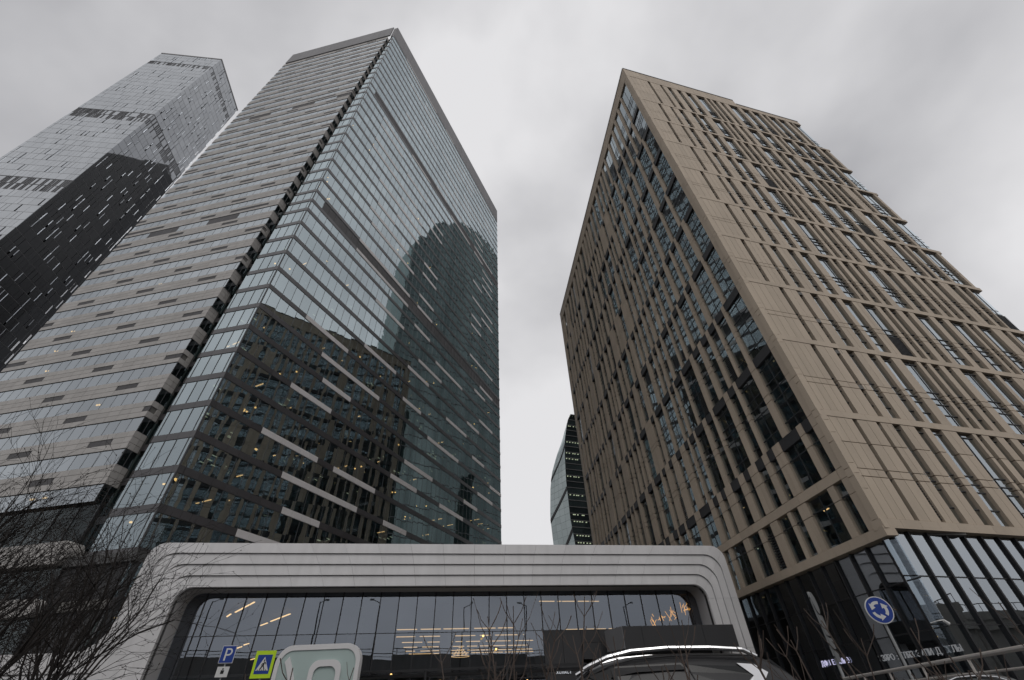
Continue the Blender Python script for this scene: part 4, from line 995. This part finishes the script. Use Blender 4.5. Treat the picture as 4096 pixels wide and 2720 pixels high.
# SUV facing left: local x axis is world -x
SX = 1.60
S = [(-2.33, .95, .70, .90, .80), (-2.27, 1.05, .70, 1.0, .86), (-2.18, 1.25, .66, 1.03, .89), (-1.98, 1.44, .64, 1.03, .90), (-1.74, 1.60, .60, 1.02, .91), (-1.45, 1.66, .60, 1.01, .92), (-.9, 1.685, .61, 1.0, .92), (-.3, 1.69, .62, .99, .92), (.15, 1.665, .61, .98, .92),
     (.5, 1.60, .60, .97, .92), (.75, 1.51, .60, .965, .92), (1.05, 1.33, .66, .96, .915), (1.4, 1.09, .72, .95, .91), (1.5, 1.05, .75, .945, .905), (2.0, .98, .75, .90, .88), (2.25, .88, .7, .82, .82), (2.34, .70, .66, .66, .76)]
suv, patch, side, _ = car('suv', (SX, 8.12, 0), math.pi, 'dark graphite SUV with chrome roof rails and a bright rear quarter trim', S, M['carpaint'], M['chrome'])
# local (x) = SX - world x ; near side is local +y (world -y)
wn = lambda L_: [(SX - x, z) for x, z in L_]
patch('rear_quarter_window', wn([(2.22, 1.54), (2.9, 1.50), (3.08, 1.40), (2.9, 1.20), (2.55, 1.05), (2.30, 1.05)]), M['g_car'])
patch('rear_door_window', wn([(1.22, 1.55), (2.14, 1.56), (2.2, 1.50), (2.27, 1.05), (1.30, 1.05)]), M['g_car'])
patch('front_door_window', wn([(.55, 1.28), (.85, 1.45), (1.14, 1.535), (1.20, 1.05), (.35, 1.05)]), M['g_car'])
patch('wind_deflector', wn([(1.16, 1.53), (2.12, 1.54), (2.18, 1.485), (1.5, 1.475), (.95, 1.40), (.85, 1.45)]), M['rubber'], .02)
patch('quarter_trim', wn([(2.90, 1.535), (3.13, 1.515), (3.27, 1.42), (3.16, 1.33), (2.9, 1.21), (2.74, 1.09), (2.58, 1.07), (2.84, 1.27), (3.05, 1.39)]), M['silver'], .014)
patch('door_seam', wn([(2.19, 1.60), (2.205, 1.60), (2.30, 1.2), (2.32, .45), (2.30, .45), (2.285, 1.2)]), M['rubber'], .004)
patch('pillar_trim', wn([(1.17, 1.54), (1.22, 1.54), (1.30, 1.05), (1.22, 1.05)]), M['rubber'], .018)
for sg in (1, -1):
    mb = MB(); pth = [(-1.62, 1.60), (-1.45, 1.685), (-1.0, 1.72), (-.4, 1.735), (.1, 1.715), (.45, 1.655), (.72, 1.565), (.80, 1.53)]
    for (a, b), (c_, d) in zip(pth, pth[1:]): mb.tube((a, sg * .60, b), (c_, sg * .60, d), .03, n=8)
    lp('roof_rail', mb, M['chrome'], suv)
mb = MB(); pth = [(-1.5, 1.645), (-1.0, 1.668), (-.4, 1.672), (.1, 1.65), (.45, 1.585), (.72, 1.49), (.88, 1.40)]
for (a, b), (c_, d) in zip(pth, pth[1:]): mb.tube((a, .64, b - .03), (c_, .64, d - .03), .009, n=6)
lp('drip_moulding', mb, M['rubber'], suv)
lp('windscreen', MB().add([(1.38, .66, 1.10), (1.38, -.66, 1.10), (.72, -.54, 1.535), (.72, .54, 1.535), (1.36, .66, 1.09), (1.36, -.66, 1.09), (.70, -.54, 1.51), (.70, .54, 1.51)], BOXF), M['g_car'], suv)
lp('rear_window', MB().add([(-2.22, .6, 1.2), (-2.22, -.6, 1.2), (-1.83, -.52, 1.57), (-1.83, .52, 1.57), (-2.18, .6, 1.2), (-2.18, -.6, 1.2), (-1.8, -.52, 1.55), (-1.8, .52, 1.55)], BOXF), M['g_car'], suv)
for sg in (1, -1):
    lp('tail_lamp', MB().box(-2.34, -2.14, sg * .60 - .0, sg * .86, .95, 1.12), M['red'], suv); lp('headlight', MB().box(2.05, 2.28, min(sg * .5, sg * .82), max(sg * .5, sg * .82), .72, .84), M['lampglass'], suv)
    lp('door_mirror', MB().box(.78, .98, min(sg * .93, sg * 1.1), max(sg * .93, sg * 1.1), 1.02, 1.16), M['carpaint'], suv)
S2 = [(-2.1, .85, .66, .80, .76), (-2.0, 1.0, .66, .96, .84), (-1.75, 1.18, .62, .99, .86), (-1.4, 1.42, .57, .98, .87), (-.95, 1.52, .56, .97, .88), (-.3, 1.56, .57, .96, .88), (.2, 1.52, .56, .95, .88), (.7, 1.34, .58, .94, .88), (1.15, 1.08, .66, .92, .87), (1.3, 1.02, .7, .91, .86), (1.9, .92, .7, .85, .82), (2.12, .72, .62, .66, .74)]
sx2 = 11.1
hb_, patch, side, _ = car('hatchback', (sx2, 14.9, 0), math.pi, 'dark grey hatchback with a chrome window arch behind the steel railing', S2, M['carpaint2'], M['chrome'])
wn2 = lambda L_: [(x, z) for x, z in L_]
patch('side_window', [(1.0, .99), (.85, 1.14), (.55, 1.32), (.1, 1.435), (-.4, 1.455), (-.85, 1.42), (-1.3, 1.26), (-1.5, 1.06), (-1.3, 1.0)], M['g_car'])
arcp = [(1.03, .98), (.9, 1.12), (.6, 1.33), (.1, 1.46), (-.4, 1.48), (-.9, 1.44), (-1.35, 1.27), (-1.55, 1.05)]
mb = MB()
for (a, b), (c_, d) in zip(arcp, arcp[1:]):
    for sg in (1, -1): mb.tube((a, sg * (side(a, b) + .01), b), (c_, sg * (side(c_, d) + .01), d), .016, n=6)
lp('window_arch', mb, M['chrome'], hb_)
lp('windscreen', MB().add([(1.12, .6, 1.09), (1.12, -.6, 1.09), (.3, -.5, 1.50), (.3, .5, 1.50), (1.1, .6, 1.06), (1.1, -.6, 1.06), (.3, -.5, 1.47), (.3, .5, 1.47)], BOXF), M['g_car'], hb_)
for sg in (1, -1):
    lp('tail_lamp', MB().box(-2.08, -1.9, min(sg * .5, sg * .8), max(sg * .5, sg * .8), .85, .98), M['red'], hb_); lp('headlight', MB().box(1.9, 2.06, min(sg * .45, sg * .75), max(sg * .45, sg * .75), .68, .8), M['lampglass'], hb_)

# ------------------------------------------------------------ bare trees and shrubs
def limb(mb, rgn, p, d, ln, r, depth, twig, spread=.5, up=.12, sides=5, buds=None):
    n = max(3, int(ln / .22)); seg = ln / n
    for i in range(n):
        d = (d + Vector((rgn.gauss(0, .10), rgn.gauss(0, .10), rgn.gauss(0, .07) + up * .12))).normalized()
        q = p + d * seg; r2 = r * (1 - .45 / n)
        (mb if r > .010 else twig).tube(p, q, r, r2, sides if r > .010 else 3, cap=False)
        if depth > 0 and i > 0 and rgn.random() < (.95 if depth > 1 else .7):
            side_ = d.orthogonal().normalized(); side_.rotate(Matrix.Rotation(rgn.uniform(0, 6.283), 3, d))
            nd = (d * (1 - spread * .55) + side_ * spread * rgn.uniform(.7, 1.3) + Vector((0, 0, up * .6))).normalized()
            limb(mb, rgn, q, nd, ln * rgn.uniform(.34, .6), max(r2 * rgn.uniform(.42, .6), .0036), depth - 1, twig, spread, up, sides, buds)
        p = q; r = r2
    if buds is not None and rgn.random() < .3: buds.tube(p, p + d * .03, .008, .004, 4)
def tree(loc, h, label, seed, nl=7):
    q = random.Random(seed); t = thing('bare_tree', loc, label, 'tree', 'bare trees at the left'); base = Vector(loc)
    tw, bu = MB(), MB(); tr_ = MB(); p = base.copy(); d = Vector((q.gauss(0, .06), q.gauss(0, .05), 1)).normalized(); r = .055
    hh = h * .32; n = 4; pts = [p.copy()]
    for i in range(n): p2 = p + d * hh / n; tr_.tube(p, p2, r, r * .93, 8, cap=(i == 0)); p = p2; r *= .93; d = (d + Vector((q.gauss(0, .05), q.gauss(0, .05), 0))).normalized(); pts.append(p.copy())
    wpart('trunk', tr_, M['bark'], t)
    for k in range(nl):
        a = 2 * math.pi * k / nl + q.uniform(-.4, .4); s_ = q.choice(pts[2:] if k else [pts[-1]])
        dd = Vector((math.cos(a) * .5, math.sin(a) * .5, 1.0)).normalized() if k else Vector((.05, 0, 1))
        mb = MB(); limb(mb, q, s_, dd, h * q.uniform(.40, .58), r * q.uniform(.42, .60), 4 if k % 2 else 3, tw, .6, .14, 5, bu); wpart('limb', mb, M['bark'], t)
    wpart('twigs', tw, M['bark'], t, kind='stuff'); wpart('buds', bu, M['bark'], t, kind='stuff')
    pass
tree((-8.9, 7.2, 0), 5.1, 'bare dark tree at the far left edge, with the thickest tangle of branches', 41, 15)
tree((-7.3, 8.4, 0), 4.3, 'bare dark tree whose twigs cross the left end of the white pavilion', 42, 14)
tree((-11.8, 9.6, 0), 5.4, 'bare tree standing behind the other two at the left edge', 43, 7)
tree((-10.3, 8.3, 0), 4.9, 'bare tree between the thickest one and the one behind it at the left', 45, 13)
tree((-9.4, 10.6, 0), 4.4, 'thin bare tree farthest back in the left group, before the tower podium', 46, 10)
tree((-6.5, 6.2, 0), 3.0, 'lowest bare tree, spreading along the bottom left before the pavilion leg', 44, 13)
def shrub(loc, h, label, seed, ns=6, spread=.25, r0=.0085):
    q = random.Random(seed); t = thing('bare_shrub', loc, label, 'shrub', 'leafless shrubs along the bottom edge'); b = Vector(loc)
    for k in range(ns):
        mb = MB(); p = b + Vector((q.gauss(0, .12), q.gauss(0, .12), 0)); d = Vector((q.gauss(0, spread), q.gauss(0, spread * .6), 1)).normalized(); hh = h * q.uniform(.72, 1.0); r = r0 * q.uniform(.8, 1.2); n = 8
        for i in range(n):
            d = (d + Vector((q.gauss(0, .05), q.gauss(0, .05), .03))).normalized(); p2 = p + d * hh / n; mb.tube(p, p2, r, r * .9, 5, cap=False); r *= .9; p = p2
            if i > 3 and q.random() < .55:
                a = q.choice([-1, 1]); dd = (d + Vector((a * q.uniform(.4, .9), q.gauss(0, .3), .1))).normalized(); l_ = hh * q.uniform(.08, .22)
                m_ = p + dd * l_ * .5; e = m_ + (dd + Vector((0, 0, .5))).normalized() * l_ * .6; mb.tube(p, m_, r * .75, r * .6, 4, cap=False); mb.tube(m_, e, r * .6, r * .5, 4)
        for a in (-1, 1):
            if q.random() < .7:
                dd = (d + Vector((a * .75, q.gauss(0, .2), .0))).normalized(); e = p + dd * q.uniform(.06, .14); e2 = e + (dd + Vector((0, 0, .7))).normalized() * .07; mb.tube(p, e, r * .8, r * .7, 4, cap=False); mb.tube(e, e2, r * .7, r * .9, 4)
        e = p + d * q.uniform(.06, .12); mb.tube(p, e, r * .8, r * .9, 4); wpart('stem', mb, M['bark2'], t)
spots = [(-1.18, 3.0, 1.52, 'leafless shrub in front of the white monument sign', 3), (-1.55, 3.3, 1.4, 'low leafless shrub between the crossing sign and the monument sign', 2), (-.80, 3.1, 1.30, 'low leafless shrub right of the monument sign', 2), (-.28, 3.0, 1.50, 'leafless shrub left of the dark SUV, its twigs against the lit glass', 7), (.05, 3.2, 1.56, 'dense leafless shrub touching the front of the dark SUV', 8),
         (.42, 2.9, 1.45, 'leafless shrub before the windscreen of the dark SUV', 6), (.85, 3.0, 1.36, 'leafless shrub before the rear door of the dark SUV', 4), (1.75, 3.3, 1.30, 'leafless shrub at the tail of the dark SUV', 4), (2.15, 3.3, 1.48, 'tall forked leafless shrub under the roundabout sign', 6), (2.6, 3.4, 1.40, 'leafless shrub in front of the chrome arched car window', 7), (3.1, 3.3, 1.42, 'dense leafless shrub in front of the steel railing', 8), (3.6, 3.3, 1.46, 'leafless shrub in the bottom right corner', 8)]
for i, (x, y, h, lab, ns) in enumerate(spots): shrub((x, y, .1), h * .95, lab, 60 + i, ns)
bpy.data.objects.remove(gl_)
